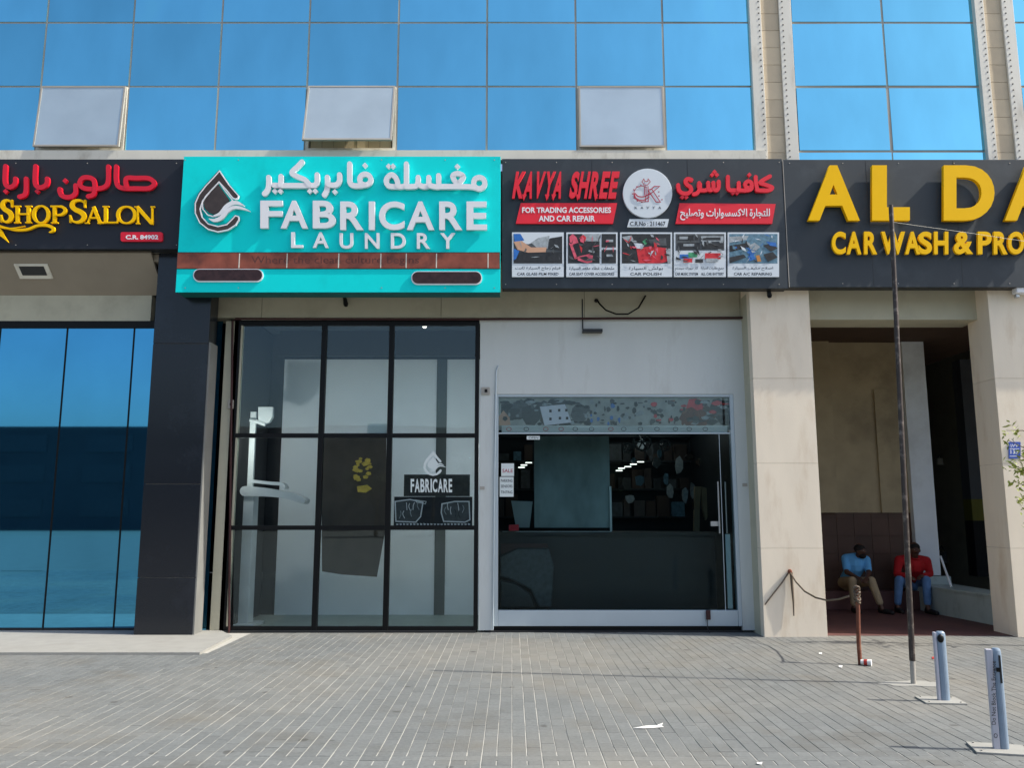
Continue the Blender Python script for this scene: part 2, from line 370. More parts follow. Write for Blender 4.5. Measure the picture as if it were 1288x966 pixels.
APF = [G(-400, 826).to_tuple(), G(252, 824).to_tuple(), G(292, 803).to_tuple(), (UX(292, 797, .5), .5, 0)]
def apron_y(x):    # front edge of the concrete apron at the salon
    if x < APF[1][0]: return -1.37
    if x < APF[2][0]: return -1.37 + (x - APF[1][0]) / (APF[2][0] - APF[1][0]) * (APF[2][1] + 1.37)
    return 1
def cell(x, y, w, h, j):
    yc = y + h / 2; xc = x + w / 2
    if y > apron_y(xc): return
    dirv = Vector((xc, yc, 0)) - CAM; dep = dirv.y * cP + dirv.z * sP; vis = False
    if dep > .1:
        up = -dirv.y * sP + dirv.z * cP; vis = abs(dirv.x / dep * F) < 644 and up / dep * F > -483
    cells.append((0 if vis else 1, yc - CAM.y, x, y, w, h, j))
ZS = -5.25          # in front of this line the courses lie crosswise, behind it lengthwise
y = ZS - 66 * .1; row = 0
while y < ZS - .01:
    for i in range(130):
        x = -13 + i * .2
        if row % 2: cell(x, y, .1, .1, .0035); cell(x + .1, y, .1, .1, .0035)
        else: cell(x, y, .2, .1, .0035)
    y += .1; row += 1
for i in range(260):
    x = -13 + i * .1; j = rng.choice([.0018, .0028, .0035, .0042]) * (1.0 if -13 + i * .1 < 1.2 else .55); y = ZS - (.1 if i % 2 else 0)
    if i % 2: cell(x, ZS, .1, .1, j); y = ZS + .1
    while y < .36: cell(x, y, .1, .2, j if rng.random() < .8 else .0016); y += .2
cells.sort(key=lambda c: (c[0], c[1]))
for k, (vv, dd, x, y, w, h, j) in enumerate(cells):
    dz = rng.uniform(.0005, .0028)
    if k < 300:
        o = bpy.data.objects.new('paver', paver_mesh(w, h, j)); COL.objects.link(o); o.parent = pave
        o.location = (x + w / 2, y + h / 2, dz); o.rotation_euler = (rng.gauss(0, .006), rng.gauss(0, .005), rng.gauss(0, .004))
    else:
        q = paver_mb(x, y, w, h, dz, j); stuffm.add(q.v, q.f); tones.append(rng.random())
ps = part('pavers', stuffm, 'paver', pave, kind='stuff')
at = ps.data.attributes.new('tone', 'FLOAT', 'FACE'); at.data.foreach_set('value', [t for t in tones for _ in range(9)])
av = [(-13, -1.37), (APF[1][0], -1.37), (APF[2][0], APF[2][1]), (UX(276, 797, .5), .5), (-13, .5)]
apr = solo('entrance_slab', MB().add([(x, y, .03) for x, y in av] + [(x, y, -.1) for x, y in av], [(0, 1, 2, 3, 4), (5, 6, 1, 0), (6, 7, 2, 1), (7, 8, 3, 2)]), 'concrete', kind='structure')

# ------------------------------------------------------------------ THE BUILDING
B = thing('building', (0, .3, 0), 'commercial building with blue glass curtain wall above a row of shops and beige stone columns', 'building')
# curtain wall -------------------------------------------------------
YG = 0.04
xs_main = [UX(x, 190, YG) for x in (-183, -70, 44, 156, 270, 383, 498, 612, 726, 838, 950)]
zt = [UZ(y, YG) for y in (190.5, 108.5, 28, -51)]; hrow = zt[1] - zt[0]
zt += [zt[-1] + hrow * k for k in (1, 2)]
xs_r = [UX(x, 190, YG) for x in (1004, 1122, 1241)]
xs_rr = [UX(x, 190, YG) for x in (1291, 1405, 1520)]
wall = part('curtain_wall', MB().box(xs_main[0] - .1, UX(1530, 190, YG), .1, .35, zt[0] - .02, zt[-1]), 'dark_metal', B)
OPENP = {(2, 0): (4.2, 'sash left'), (5, 0): (13.5, ''), (8, 0): (3.4, '')}
fr = MB(); rg = random.Random(5)
def pane(x0, x1, z0, z1, g=.014):
    cx, cz = (x0 + x1) / 2, (z0 + z1) / 2
    mb = MB().box(x0 + g, x1 - g, YG, YG + .02, z0 + g, z1 - g)
    o = part('glass_pane', mb, 'curtain_glass', wall)
    # pivot about own centre for a tiny natural misalignment
    a, b = rg.gauss(0, .0022), rg.gauss(0, .003)
    c = Vector((cx, YG, cz)) - org(wall)
    R = Matrix.Translation(c) @ Euler((a, 0, b)).to_matrix().to_4x4() @ Matrix.Translation(-c)
    o.data.transform(R); return o
HINGE = []
for i in range(len(xs_main) - 1):
    for j in range(len(zt) - 1):
        if (i, j) in OPENP: HINGE.append((i, j)); continue
        pane(xs_main[i], xs_main[i + 1], zt[j], zt[j + 1])
ztr = [UZ(y, YG) for y in (194, 113, 30, -50)]; ztr[0] = zt[0] + .0
for seg in (xs_r, xs_rr):
    for i in range(len(seg) - 1):
        for j in range(len(zt) - 1): pane(seg[i], seg[i + 1], zt[j] - (0 if j else 0), zt[j + 1], .016 if j else .022)
    for i in range(len(seg) - 1): pane(seg[i], seg[i + 1], zt[0] - .16, zt[0], .012)
for x in xs_main[1:-1]: part('mullion', MB().box(x - .016, x + .016, YG + .006, .1, zt[0], zt[-1]), 'joint_grey', wall)
for seg in (xs_r, xs_rr): part('mullion', MB().box(seg[1] - .02, seg[1] + .02, YG + .006, .1, zt[0] - .16, zt[-1]), 'joint_grey', wall)
for z in zt[:-1]:
    part('transom', MB().box(xs_main[0], xs_main[-1], YG + .008, .1, z - .016, z + .016), 'joint_grey', wall)
    part('transom', MB().box(xs_r[0], xs_r[-1], YG + .008, .1, z - .02, z + .02), 'joint_grey', wall)
    part('transom', MB().box(xs_rr[0], xs_rr[-1], YG + .008, .1, z - .02, z + .02), 'joint_grey', wall)
for n_, (i, j) in enumerate(HINGE):
    ang, _ = OPENP[(i, j)]; x0, x1, z0, z1 = xs_main[i], xs_main[i + 1], zt[j], zt[j + 1]
    w = part('window', MB().box(x0 + .012, x0 + .05, YG - .012, .1, z0 + .01, z1 - .01).box(x1 - .05, x1 - .012, YG - .012, .1, z0 + .01, z1 - .01)
             .box(x0 + .05, x1 - .05, YG - .012, .1, z0 + .01, z0 + .05).box(x0 + .05, x1 - .05, YG - .012, .1, z1 - .05, z1 - .01), 'sill_white', B,
             label='top-hung window pushed open, the widest open of the three' if ang > 10 else None)
    # room behind: vertical blind slats
    for k in range(7):
        xx = x0 + .07 + (x1 - x0 - .14) * k / 7
        part('blind_slat', MB().box(xx, xx + (x1 - x0) / 7 - .025, .085 + .006 * (k % 2), .096, z0 + .05, z1 - .05), 'bay_wall', w)
    s = part('sash', MB().box(x0 + .03, x1 - .03, YG - .04, YG - .018, z0 + .03, z1 - .02), 'sash_glass', w)
    h = Vector(((x0 + x1) / 2, YG - .018, z1 - .02)) - org(w)
    fb = MB()
    for a1, b1, c1, d1 in ((x0 + .026, x0 + .05, z0 + .026, z1 - .016), (x1 - .05, x1 - .026, z0 + .026, z1 - .016), (x0 + .0501, x1 - .0501, z0 + .026, z0 + .05), (x0 + .0501, x1 - .0501, z1 - .04, z1 - .016)): fb.box(a1, b1, YG - .046, YG - .012, c1, d1)
    fo = part('sash_frame', fb, 'joint_grey', w); fo.data.transform(Matrix.Translation(h) @ Matrix.Rotation(-math.radians(ang), 4, 'X') @ Matrix.Translation(-h))
    ln = math.sin(math.radians(ang)) * (z1 - z0)
    for xx in (x0 + .06, x1 - .06): part('stay_arm', MB().tube([(xx, YG + .0, z0 + .25), (xx, YG - ln * .8, z0 + .12)], .007, 6), 'steel', w)
    s.data.transform(Matrix.Translation(h) @ Matrix.Rotation(-math.radians(ang), 4, 'X') @ Matrix.Translation(-h))
# sill band above the signs
part('sill_band', MB().box(xs_main[0], UX(962, 192, 0), -.05, .1, zt[0] - .16, zt[0] - .018), 'sill_white', B)
# piers
def pier(xa_, xb, xc, xd):   # outer left, stone left, stone right, outer right at y=190
    X = [UX(v, 190, 0) for v in (xa_, xb, xc, xd)]
    p = part('stone_pier', MB().box(X[0], X[3], .05, .4, zt[0] - .3, zt[-1]), 'joint_grey', B)
    z = zt[0] - .3; h = .268
    while z < zt[-1] - .01:
        part('stone_panel', MB().box(X[1] + .001, X[2] - .001, .0, .05, z + .003, min(z + h - .003, zt[-1])), 'pier_stone', p); z += h
    part('trim_strip', MB().box(X[0], X[1] - .002, -.03, .05, zt[0] - .3, zt[-1]), 'trim_white', p, bevel=.004)
    part('trim_strip', MB().box(X[2] + .002, X[3], -.03, .05, zt[0] - .3, zt[-1]), 'trim_white', p, bevel=.004)
    r = MB(); z = zt[0] - .2
    while z < zt[-1]:
        for xx in (X[1] - .035, X[2] + .05): r.tube([(xx, -.029, z), (xx, -.035, z)], .011, 6)
        z += .092
    part('rivets', r, 'rivet_dark', p, kind='stuff')
pier(950, 965, 988, 1004); pier(1241, 1253, 1276, 1291)
# columns -----------------------------------------------------------------
ztop = UZ(362, 0) + .5
def column(name, x0, x1, dep, joints, m, edge=None, lab=None):
    c = part(name, MB().box(x0 + .02, x1 - .02, .02, dep - .005, 0, ztop), 'joint_grey', B, label=lab)
    zz = [0] + joints + [ztop]
    for a, b in zip(zz, zz[1:]):
        jg = .004 if m == 'granite' else .0018
        part('stone_panel', MB().box(x0, x1, 0, .02, a + jg, b - jg), m, c, bevel=.002)
        part('stone_panel', MB().box(x0, x0 + .02, .0201, dep, a + .002, b - .002), m, c)
        part('stone_panel', MB().box(x1 - .02, x1, .0201, dep, a + .002, b - .002), m, c)
    return c
dc = column('column', UX(184, 560, 0), UX(255, 560, 0), .3, [UZ(y, 0) for y in (727, 609, 432)], 'granite', lab='column clad in polished dark granite')
x1d = UX(255, 560, 0)
part('edge_trim', MB().box(x1d + .001, x1d + .02, .015, .3, 0, UZ(430, 0)), 'granite_edge', dc)
bc0, bc1 = UX(952, 583, 0), UX(1029, 583, 0); rc0, rc1 = UX(1261, 583, 0), UX(1352, 583, 0)
column('column', bc0, bc1, .45, [UZ(y, 0) for y in (690, 583, 476)], 'column_stone', lab='column clad in smooth beige stone')
column('column', rc0, rc1, .55, [UZ(y, 0) for y in (690, 583, 476)], 'column_stone', lab='column clad in smooth beige stone')
# recessed beam, soffit, side walls --------------------------------------
YW = .45
zb0, zb1 = UZ(403, YW), UZ(320, YW)
bl, br = UX(-190, 400, YW), UX(1480, 400, YW)
sb = part('salon_beam', MB().box(bl, UX(190, 400, YW), YW - .02, .8, UZ(404, YW), UZ(372, YW)), 'beam_beige', B)
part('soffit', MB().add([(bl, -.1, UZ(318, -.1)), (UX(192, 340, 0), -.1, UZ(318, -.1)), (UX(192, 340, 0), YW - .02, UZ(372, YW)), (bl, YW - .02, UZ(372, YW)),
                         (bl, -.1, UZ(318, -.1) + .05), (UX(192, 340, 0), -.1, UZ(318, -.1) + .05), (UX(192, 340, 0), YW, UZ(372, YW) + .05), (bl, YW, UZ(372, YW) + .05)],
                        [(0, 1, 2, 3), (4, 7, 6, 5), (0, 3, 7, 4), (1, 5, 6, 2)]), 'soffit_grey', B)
jx = [262, 330, 555, 735, 930, 945]
for a, b in zip(jx, jx[1:]):
    part('beam_panel', MB().box(UX(a, 390, YW) + .003, UX(b, 390, YW) - .003, YW - .03, .8, UZ(400, YW), UZ(340, YW)), 'beam_beige', B)
part('beam_backing', MB().box(UX(255, 390, YW), UX(950, 390, YW), YW - .02, .79, UZ(399, YW), UZ(341, YW) ), 'rivet_dark', B)
part('lintel', MB().box(bc1 - .05, rc0 + .05, .3, .8, UZ(402, .3), UZ(340, .3)), 'beam_beige', B)
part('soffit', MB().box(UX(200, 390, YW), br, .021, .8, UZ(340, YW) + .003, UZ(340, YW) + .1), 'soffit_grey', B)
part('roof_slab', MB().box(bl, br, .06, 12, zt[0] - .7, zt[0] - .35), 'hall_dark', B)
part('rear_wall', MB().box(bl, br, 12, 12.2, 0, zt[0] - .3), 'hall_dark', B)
part('gable_wall', MB().box(bl - .2, bl, .1, 12, 0, zt[-1]), 'beam_beige', B)
part('gable_wall', MB().box(br, br + .2, .1, 12, 0, zt[-1]), 'beam_beige', B)
part('fascia', MB().box(bl, br, -.0, .058, UZ(318, 0), zt[0] - .31), 'joint_grey', B)
# salon shopfront ---------------------------------------------------------
sf = part('shopfront', MB().box(bl, UX(190, 795, YW), YW + .03, YW + .06, 0, UZ(404, YW)), 'room_dark', B)
sx = [-90, 69.5, 159.5, 195]; sx = [UX(v, 560, YW) for v in (-110, -13, 73, 159, 192)]
for a, b in zip(sx, sx[1:]):
    o = part('glass_pane', MB().box(a + .012, b - .012, YW, YW + .02, UZ(790, YW), UZ(413, YW)), 'salon_glass', sf)
for a in sx[1:-1]: part('frame_bar', MB().box(a - .012, a + .012, YW - .004, YW + .03, .02, UZ(413, YW)), 'black_metal', sf)
part('frame_bar', MB().box(bl, sx[-1], YW - .02, YW + .03, UZ(413, YW), UZ(404, YW)), 'black_metal', sf)
part('frame_bar', MB().box(bl, sx[-1], YW - .02, YW + .03, .035, UZ(790, YW)), 'dark_metal', sf)
# strip of glazing between dark column and laundry jamb
part('side_glazing', MB().box(UX(262, 500, YW), UX(275, 500, YW), YW - .001, YW + .02, 0, UZ(404, YW)), 'salon_glass', B)
# jambs of the laundry front
jm = part('door_jamb', PX(274, 404, 290.5, 797, YW - .03, .1), 'jamb_beige', B)
part('door_jamb', PX(290.5, 404, 296, 797, YW - .015, .08), 'jamb_beige', B)
# laundry front -----------------------------------------------------------
lf = thing('glazed_shopfront', (UX(445, 797, YW), YW, 0), 'laundry shopfront of nine clear glass panes in a black metal grid under the teal sign', 'shopfront')
gx = [UX(v, 600, YW) for v in (291, 402, 489, 600)]; gz = [UZ(y, YW) for y in (791, 664, 548, 407)]
bw = .036
for k, x in enumerate(gx): part('frame_bar', MB().box(x - (bw if k else .055), x + (bw if k < 3 else .02), YW - .03, YW + .05, 0.0, gz[3] + .05), 'black_metal', lf, bevel=.004)
for k, z in enumerate(gz):
    for a, b in zip(gx, gx[1:]): part('frame_bar', MB().box(a + bw + .0005 + (.019 if a == gx[0] else 0) * 0, b - bw - .0005, YW - .025, YW + .045, z - (.03 if k else .06), z + (.03 if k < 3 else .045)), 'black_metal', lf)
for a, b in zip(gx, gx[1:]):
    for c, d in zip(gz, gz[1:]):
        part('glass_pane', MB().box(a + bw, b - bw, YW + .005, YW + .013, c + .03, d - .03), 'door_glass', lf)
part('threshold', MB().box(gx[0], gx[3], YW - .06, YW + .1, -.02, .03), 'dark_metal', lf)
# laundry room
YB = 2.3; zc = UZ(452, YB)
xl = UX(352, 600, YB) - .0; xr = UX(606, 600, YB) + .2
part('room_wall', MB().box(xl, xr, YB, YB + .1, 0, zc + .0), 'room_wall', B)
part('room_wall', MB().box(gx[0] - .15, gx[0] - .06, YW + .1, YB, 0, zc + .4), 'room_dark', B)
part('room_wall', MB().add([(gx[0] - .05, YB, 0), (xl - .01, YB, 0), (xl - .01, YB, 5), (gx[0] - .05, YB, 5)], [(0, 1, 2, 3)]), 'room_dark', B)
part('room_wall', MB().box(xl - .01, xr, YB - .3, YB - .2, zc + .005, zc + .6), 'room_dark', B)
part('room_wall', MB().box(gx[3] + .03, gx[3] + .1, YW + .1, YB, 0, zc + .4), 'room_wall', B)
part('room_floor', MB().box(gx[0] - .05, gx[3] + .03, YW + .06, YB, -.02, .012), 'room_floor', B)
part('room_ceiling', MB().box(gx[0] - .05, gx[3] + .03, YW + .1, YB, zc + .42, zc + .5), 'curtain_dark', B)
ll = thing('laundry_lamp', (UX(534, 417, 1.3), 1.3, zc + .3), 'small round lamp lit under the laundry ceiling behind the top right pane', 'lamp')
part('lamp_body', MB().tube([(UX(534, 417, 1.3), 1.3, zc + .415), (UX(534, 417, 1.3), 1.3, zc + .34)], .05, 12), 'machine_white', ll); part('lens', MB().ell((UX(534, 417, 1.3), 1.3, zc + .33), (.035, .035, .03)), 'lamp_on', ll)
for lx, lz in ((UX(297, 548, .64), 2.6), (UX(592, 548, .64), 2.35)):
    pd = bpy.data.lights.new('fill_light', 'POINT'); po_ = bpy.data.objects.new('fill_light', pd); COL.objects.link(po_); po_.location = (lx, .64, lz); pd.energy = 13; pd.shadow_soft_size = .03; pd.color = (.95, .98, 1.0)  # unseen fill lights added at the frame edges to brighten the back wall
part('wall_joint', MB().box(UX(548, 600, YB), UX(561, 600, YB), YB - .02, YB - .002, 0, zc), 'curtain_dark', B)
# car accessory shop wall, surround and glazed door ------------------------
kx0, kx1 = UX(603, 600, YW), UX(951, 600, YW); ox0, ox1 = UX(625.5, 640, YW), UX(925, 640, YW); oz1 = UZ(496, YW); zbm = UZ(402, YW)
def wp(x0, x1, z0, z1): part('wall_panel', MB().box(x0, x1, YW - .02, YW + .15, z0, z1), 'panel_grey', B)
wp(kx0, ox0 - .045, .03, zbm); wp(ox1 + .03, kx1, .03, zbm); wp(ox0 - .0448, ox1 + .0298, oz1, zbm)
part('corner_post', MB().box(kx1 + .002, bc0 - .001, YW - .3, YW + .1, 0, zbm + .3), 'jamb_beige', B)
ks = thing('glazed_door_front', ((ox0 + ox1) / 2, YW, 0), 'glazed front of the car accessory shop in a pale aluminium frame, dark inside', 'shopfront')
zbr, zbt = UZ(788, YW), UZ(768, YW)
part('frame_bar', MB().box(ox0 - .044, ox0 + .012, YW - .01, YW + .12, zbr, oz1 - .001), 'alum', ks, bevel=.004)
part('frame_bar', MB().box(ox1 - .02, ox1 + .029, YW - .01, YW + .12, zbr, oz1 - .001), 'alum', ks, bevel=.004)
part('bottom_rail', MB().box(ox0 + .013, ox1 - .021, YW - .005, YW + .1, zbr, zbt), 'alum', ks, bevel=.006)
part('frame_bar', MB().box(ox0 + .013, ox1 - .021, YW - .005, YW + .1, oz1 - .035, oz1 - .002), 'alum', ks)
part('threshold', MB().box(kx0 + .16, ox1 + .03, YW - .02, YW + .12, -.02, UZ(793.5, YW) - .0), 'dark_metal', ks)
part('threshold_gap', MB().box(kx0 + .2, ox1 + .02, YW + .03, YW + .12, UZ(793.5, YW), zbr - .001), 'black_metal', ks)
ztm = UZ(545, YW)
part('glass_transom', MB().box(ox0 + .014, ox1 - .022, YW + .03, YW + .038, ztm + .012, oz1 - .04), 'door_glass', ks)
dxl = UX(909, 640, YW)
part('glass_pane', MB().box(ox0 + .014, dxl - .01, YW + .03, YW + .04, zbt + .001, ztm - .008), 'shop_glass', ks)
part('glass_pane', MB().box(dxl, ox1 - .022, YW + .035, YW + .045, zbt + .001, ztm - .008), 'shop_glass', ks)
part('glass_edge_strip', MB().box(dxl - .009, dxl - .001, YW + .025, YW + .045, zbt + .002, ztm - .01), 'alum', ks)
part('door_rail', MB().box(ox0 + .014, ox1 - .022, YW + .015, YW + .045, ztm - .008, ztm + .011), 'alum', ks)
for pxh in (903.5, 914.5): part('handle', MB().tube([(UX(pxh, 640, YW), YW - .03 + (.08 if pxh > 910 else 0), UZ(671, YW)), (UX(pxh, 640, YW), YW - .03 + (.08 if pxh > 910 else 0), UZ(606, YW))], .012, 8), 'steel', ks)
part('lock', PX(894, 656, 906, 662, YW - .0, .03), 'steel', ks)
hr = part('door_closer', PX(914, 672, 920, 766, YW + .06, .03), 'alum', ks)
# shop interior
KB = 4.2
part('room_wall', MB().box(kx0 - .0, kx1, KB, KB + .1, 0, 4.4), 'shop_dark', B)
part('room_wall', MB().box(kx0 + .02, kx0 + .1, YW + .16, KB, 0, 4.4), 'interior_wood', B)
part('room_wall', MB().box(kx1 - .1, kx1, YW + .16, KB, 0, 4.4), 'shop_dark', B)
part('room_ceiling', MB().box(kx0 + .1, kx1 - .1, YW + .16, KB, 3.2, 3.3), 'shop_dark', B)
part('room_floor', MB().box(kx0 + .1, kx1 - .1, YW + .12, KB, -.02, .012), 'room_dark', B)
# the open bay at the right ----------------------------------------------
YBk = 3.4
bx0, bx1 = bc1 - .3, UX(1160, 600, YBk)
part('bay_floor', MB().box(bc1 + .001, rc1 + 1, .12, 12, -.02, .006), 'floor_red', B)
part('bay_back_wall', MB().box(bx0, bx1, YBk, YBk + .2, UZ(645, YBk), 4.6), 'bay_wall', B)
part('bay_wall_pilaster', MB().box(bx0, UX(1043, 500, YBk), YBk - .12, YBk - .001, UZ(645, YBk), 4.6), 'bay_wall', B)
part('bay_cupboard_panel', MB().box(UX(1105, 600, YBk), UX(1122, 600, YBk), YBk - .05, YBk - .001, UZ(645, YBk), UZ(490, YBk)), 'bay_wall', B)
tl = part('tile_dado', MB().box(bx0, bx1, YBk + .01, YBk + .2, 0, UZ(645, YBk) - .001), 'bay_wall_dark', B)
tw = .3; x = bx0; r_ = 0
while x < bx1 - .05:
    z = .3
    while z < UZ(645, YBk) - .05:
        part('tile', MB().box(x + .003, min(x + tw, bx1) - .003, YBk - .008, YBk + .01, z + .003, min(z + .3, UZ(645, YBk)) - .003), 'bay_tile', tl); z += .3
    x += tw
part('bay_step', MB().box(bx0, UX(1180, 750, 3.0), 3.0, YBk - .009, .007, .31), 'floor_red', B, bevel=.01)
part('bay_side_wall', MB().box(bc1 - .3, bc1 - .03, .46, YBk, 0, 4.6), 'bay_wall', B)
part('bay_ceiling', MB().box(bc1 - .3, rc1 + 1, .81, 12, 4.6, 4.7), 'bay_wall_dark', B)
wp0, wp1 = UX(1142, 560, 3.3), UX(1170, 560, 3.3)
part('white_post', MB().box(wp0, wp1, 3.27, 3.39, UZ(724, 3.27), 4.59), 'white_post', B)
# marble platform with oblique front
A_ = G(1180, 773, .007); C_ = G(1266, 790, .007); zp = .40
mp = MB().add([(A_.x, A_.y, .007), (C_.x, C_.y, .007), (C_.x + .6, C_.y, .007), (C_.x + .6, 11.9, .007), (A_.x, 11.9, .007),
               (A_.x, A_.y, zp), (C_.x, C_.y, zp), (C_.x + .6, C_.y, zp), (C_.x + .6, 11.9, zp), (A_.x, 11.9, zp)],
              [(0, 1, 6, 5), (1, 2, 7, 6), (2, 3, 8, 7), (4, 0, 5, 9), (5, 6, 7, 8, 9)])
part('marble_platform', mp, 'marble', B)
dv = (C_ - A_).normalized(); nv = Vector((dv.y, -dv.x, 0))
lip = MB(); a0 = A_ + nv * .025; c0 = C_ + nv * .025
lip.add([(a0.x, a0.y, zp + .001), (c0.x, c0.y, zp + .001), (C_.x, C_.y + .3, zp + .001), (A_.x, A_.y + .3, zp + .001), (a0.x, a0.y, zp + .03), (c0.x, c0.y, zp + .03), (C_.x, C_.y + .3, zp + .03), (A_.x, A_.y + .3, zp + .03)],
        [(0, 3, 2, 1), (4, 5, 6, 7), (0, 1, 5, 4), (1, 2, 6, 5), (2, 3, 7, 6), (3, 0, 4, 7)])
part('platform_edge', lip, 'marble', B)
part('post_plinth', MB().box(wp0 + .02, wp1 + .15, 3.24, 3.4, .01, UZ(725, 3.27)), 'marble', B)
# car wash hall behind
hc = part('hall_column', MB().box(UX(1216, 560, 5), UX(1234, 560, 5), 5, 5.3, UZ(628, 5) + .002, 4.59), 'hall_col', B)
part('hall_column', MB().box(UX(1216, 560, 5), UX(1234, 560, 5), 5, 5.3, UZ(655, 5), UZ(628, 5)), 'hall_yellow', B, label='yellow painted band on the dark hall column')
part('hall_column', MB().box(UX(1216, 560, 5), UX(1234, 560, 5), 5, 5.3, zp, UZ(655, 5) - .002), 'hall_dark', B)
part('hall_opening', MB().box(UX(1176, 550, 11.8), UX(1200, 550, 11.8), 11.8, 11.9, UZ(552, 11.8), UZ(525, 11.8)), 'hall_col', B)
for (a, b, c, d) in ((1183, 624, 1194, 653), (1199, 623, 1207, 646)):
    part('hall_opening', PX(a, b, c, d, 9.0, .1), 'far_light', B)  # solid pale panels, daylight of the far openings put into their colour
for (a, b, c, d) in ((1182, 640, 1194, 653),): part('hall_panel', PX(a, b, c, d, 8.96, .03), 'hall_yellow', B)

# ------------------------------------------------------------------ SIGNS
def TR(ox, oy, s): return lambda pts: [(ox + a / s, oy + b / s) for a, b in pts]
def sign(name, x0, y0, x1, y1, Yf, m, label, back=-.001, edge=None):
    """board from photo corners on plane Yf"""
    cx = (x0 + x1) / 2
    t = thing(name, (UX(cx, (y0 + y1) / 2, Yf), Yf, UZ(y1, Yf)), label, 'shop sign')
    ym = (y0 + y1) / 2
    X0, X1, Z0, Z1 = UX(x0, ym, Yf), UX(x1, ym, Yf), UZ(y1, Yf), UZ(y0, Yf)
    part('board', MB().box(X0, X1, Yf, Yf + .012, Z0, Z1), m, t, bevel=.002)
    part('sign_box', MB().box(X0 + .006, X1 - .006, Yf + .0125, back, Z0 + .006, Z1 - .006), edge or 'dark_metal', t)
    return t
# --- salon sign
YS = -.20
s1 = sign('salon_sign', -190, 200, 229.5, 313, YS, 'board_salon', 'black salon sign with raised red Arabic and yellow serif lettering')
T5 = TR(0, 180, 4.829)
K = [0]
def arab(parent, conv, strokes, w, Yf, m, d=.035, dots=(), dotr=None, stand=.02, name='letter', diamond=True):
    for st in strokes:
        closed = st[0] == 'c'; pts = st[1:] if closed else st
        mb = MB(); K[0] += 1
        stroke(mb, conv(pts), w, Yf - stand - d - (K[0] % 5) * .0012, d, closed=closed)
        part(name, mb, m, parent)
    for (x, y) in dots:
        r = dotr or w * .5; p = conv([(x, y)])[0]; mb = MB(); K[0] += 1
        if diamond: pts = [(p[0] - r, p[1]), (p[0], p[1] - r), (p[0] + r, p[1]), (p[0], p[1] + r)]
        else: pts = [(p[0] + r * math.cos(a * .785), p[1] + r * math.sin(a * .785)) for a in range(8)]
        mb.prism(xz(pts, Yf), Yf - stand - d - .0004, d); part('letter_dot', mb, m, parent)
arab(s1, T5, [[(705, 140), (704, 215), (716, 258), (752, 272), (830, 274), (905, 272), (936, 243), (905, 213), (830, 211), (768, 213), (766, 262)],
              [(657, 140), (656, 225), (640, 260), (600, 274), (530, 276), (492, 262), (483, 238), (500, 212), (530, 206), (562, 216), (574, 245), (574, 290), (562, 314), (535, 322)],
              [(458, 255), (458, 296), (440, 320), (405, 327), (374, 316), (362, 290), (363, 278)],
              [(215, 138), (211, 215), (218, 255), (245, 268), (275, 256), (286, 235), (286, 215)],
              [(157, 214), (157, 285), (146, 314), (118, 324)],
              [(32, 138), (28, 215), (36, 253), (60, 266), (84, 254), (93, 235), (93, 215)],
              [(-30, 214), (-30, 285), (-40, 314), (-66, 324)]], 5.6, YS, 'red_letter', dots=[(408, 237), (239, 300), (48, 300)], dotr=3.4)
# serif capitals drawn with a broad nib: boxes in photo px
def serif(ch, x0, y0, x1, y1, parent):
    w, h = x1 - x0, y1 - y0; th = w * .0 + h * .20; tn = h * .085
    if ch == 'N': th = h * .16
    P = lambda u, v: (x0 + u * w, y1 - v * h)
    mb = MB(); Yf = YS - .045; d = .03; sf_ = h * .06
    def bar(u0, v0, u1, v1, wd, k=0): stroke(mb, [P(u0, v0), P(u1, v1)], wd, Yf - k * .0012, d, smooth=False, capround=False)
    def serf(u, v, wd, k=1): bar(u - wd / w, v, u + wd / w, v, sf_, k)
    if ch == 'H':
        for u in (.22, .78): bar(u, 0, u, 1, th); serf(u, .03, th * .95); serf(u, .97, th * .95)
        bar(.22, .52, .78, .52, tn, 2)
    elif ch == 'L':
        bar(.3, 0, .3, 1, th); serf(.3, .97, th * .95); bar(.1, .045, .96, .045, tn, 1); bar(.94, .02, .97, .3, tn, 2)
    elif ch == 'P':
        bar(.28, 0, .28, 1, th); serf(.28, .03, th); bar(.06, .965, .5, .965, tn, 1)
        stroke(mb, [P(.4, .96), P(.68, .94), P(.86, .73), P(.68, .5), P(.36, .46)], [tn, th * .7, th * .95, th * .7, tn], Yf - .0024, d)
    elif ch == 'A':
        bar(.16, .02, .5, .98, tn * 1.1, 0); bar(.46, 1.0, .84, 0, th * .95, 1); bar(.28, .34, .68, .34, tn, 2); serf(.14, .03, th * .7, 3); serf(.84, .03, th * .9, 3)
    elif ch == 'N':
        bar(.18, 0, .18, 1, tn * 1.1, 0); bar(.84, -.02, .84, 1, tn * 1.2, 0); bar(.14, .98, .82, .04, th * 1.25, 1); serf(.18, .03, th * .7, 2); serf(.86, .97, th * .75, 2); serf(.1, .97, th * .6, 2)
    elif ch == 'O':
        q = [P(.5 + .40 * math.sin(a * math.pi / 8), .5 + .455 * math.cos(a * math.pi / 8)) for a in range(16)]
        ws = [tn + (th - tn) * abs(math.sin(a * math.pi / 8)) ** 1.3 for a in range(16)]
        stroke(mb, q, ws, Yf, d, closed=True)
    elif ch == 'S':
        q = [(.84, .72), (.80, .88), (.55, .965), (.28, .90), (.2, .73), (.36, .58), (.66, .46), (.82, .28), (.68, .09), (.42, .035), (.2, .12), (.13, .28)]
        ws = [tn * .7, tn, tn * 1.1, th * .75, th * .95, th, th * 1.05, th, th * .75, tn * 1.1, tn, tn * .7]
        stroke(mb, [P(*k) for k in q], ws, Yf, d); bar(.85, .66, .86, .98, tn * .9, 1); bar(.12, .02, .11, .34, tn * .9, 1)
    part('letter', mb, 'yellow_letter', parent)
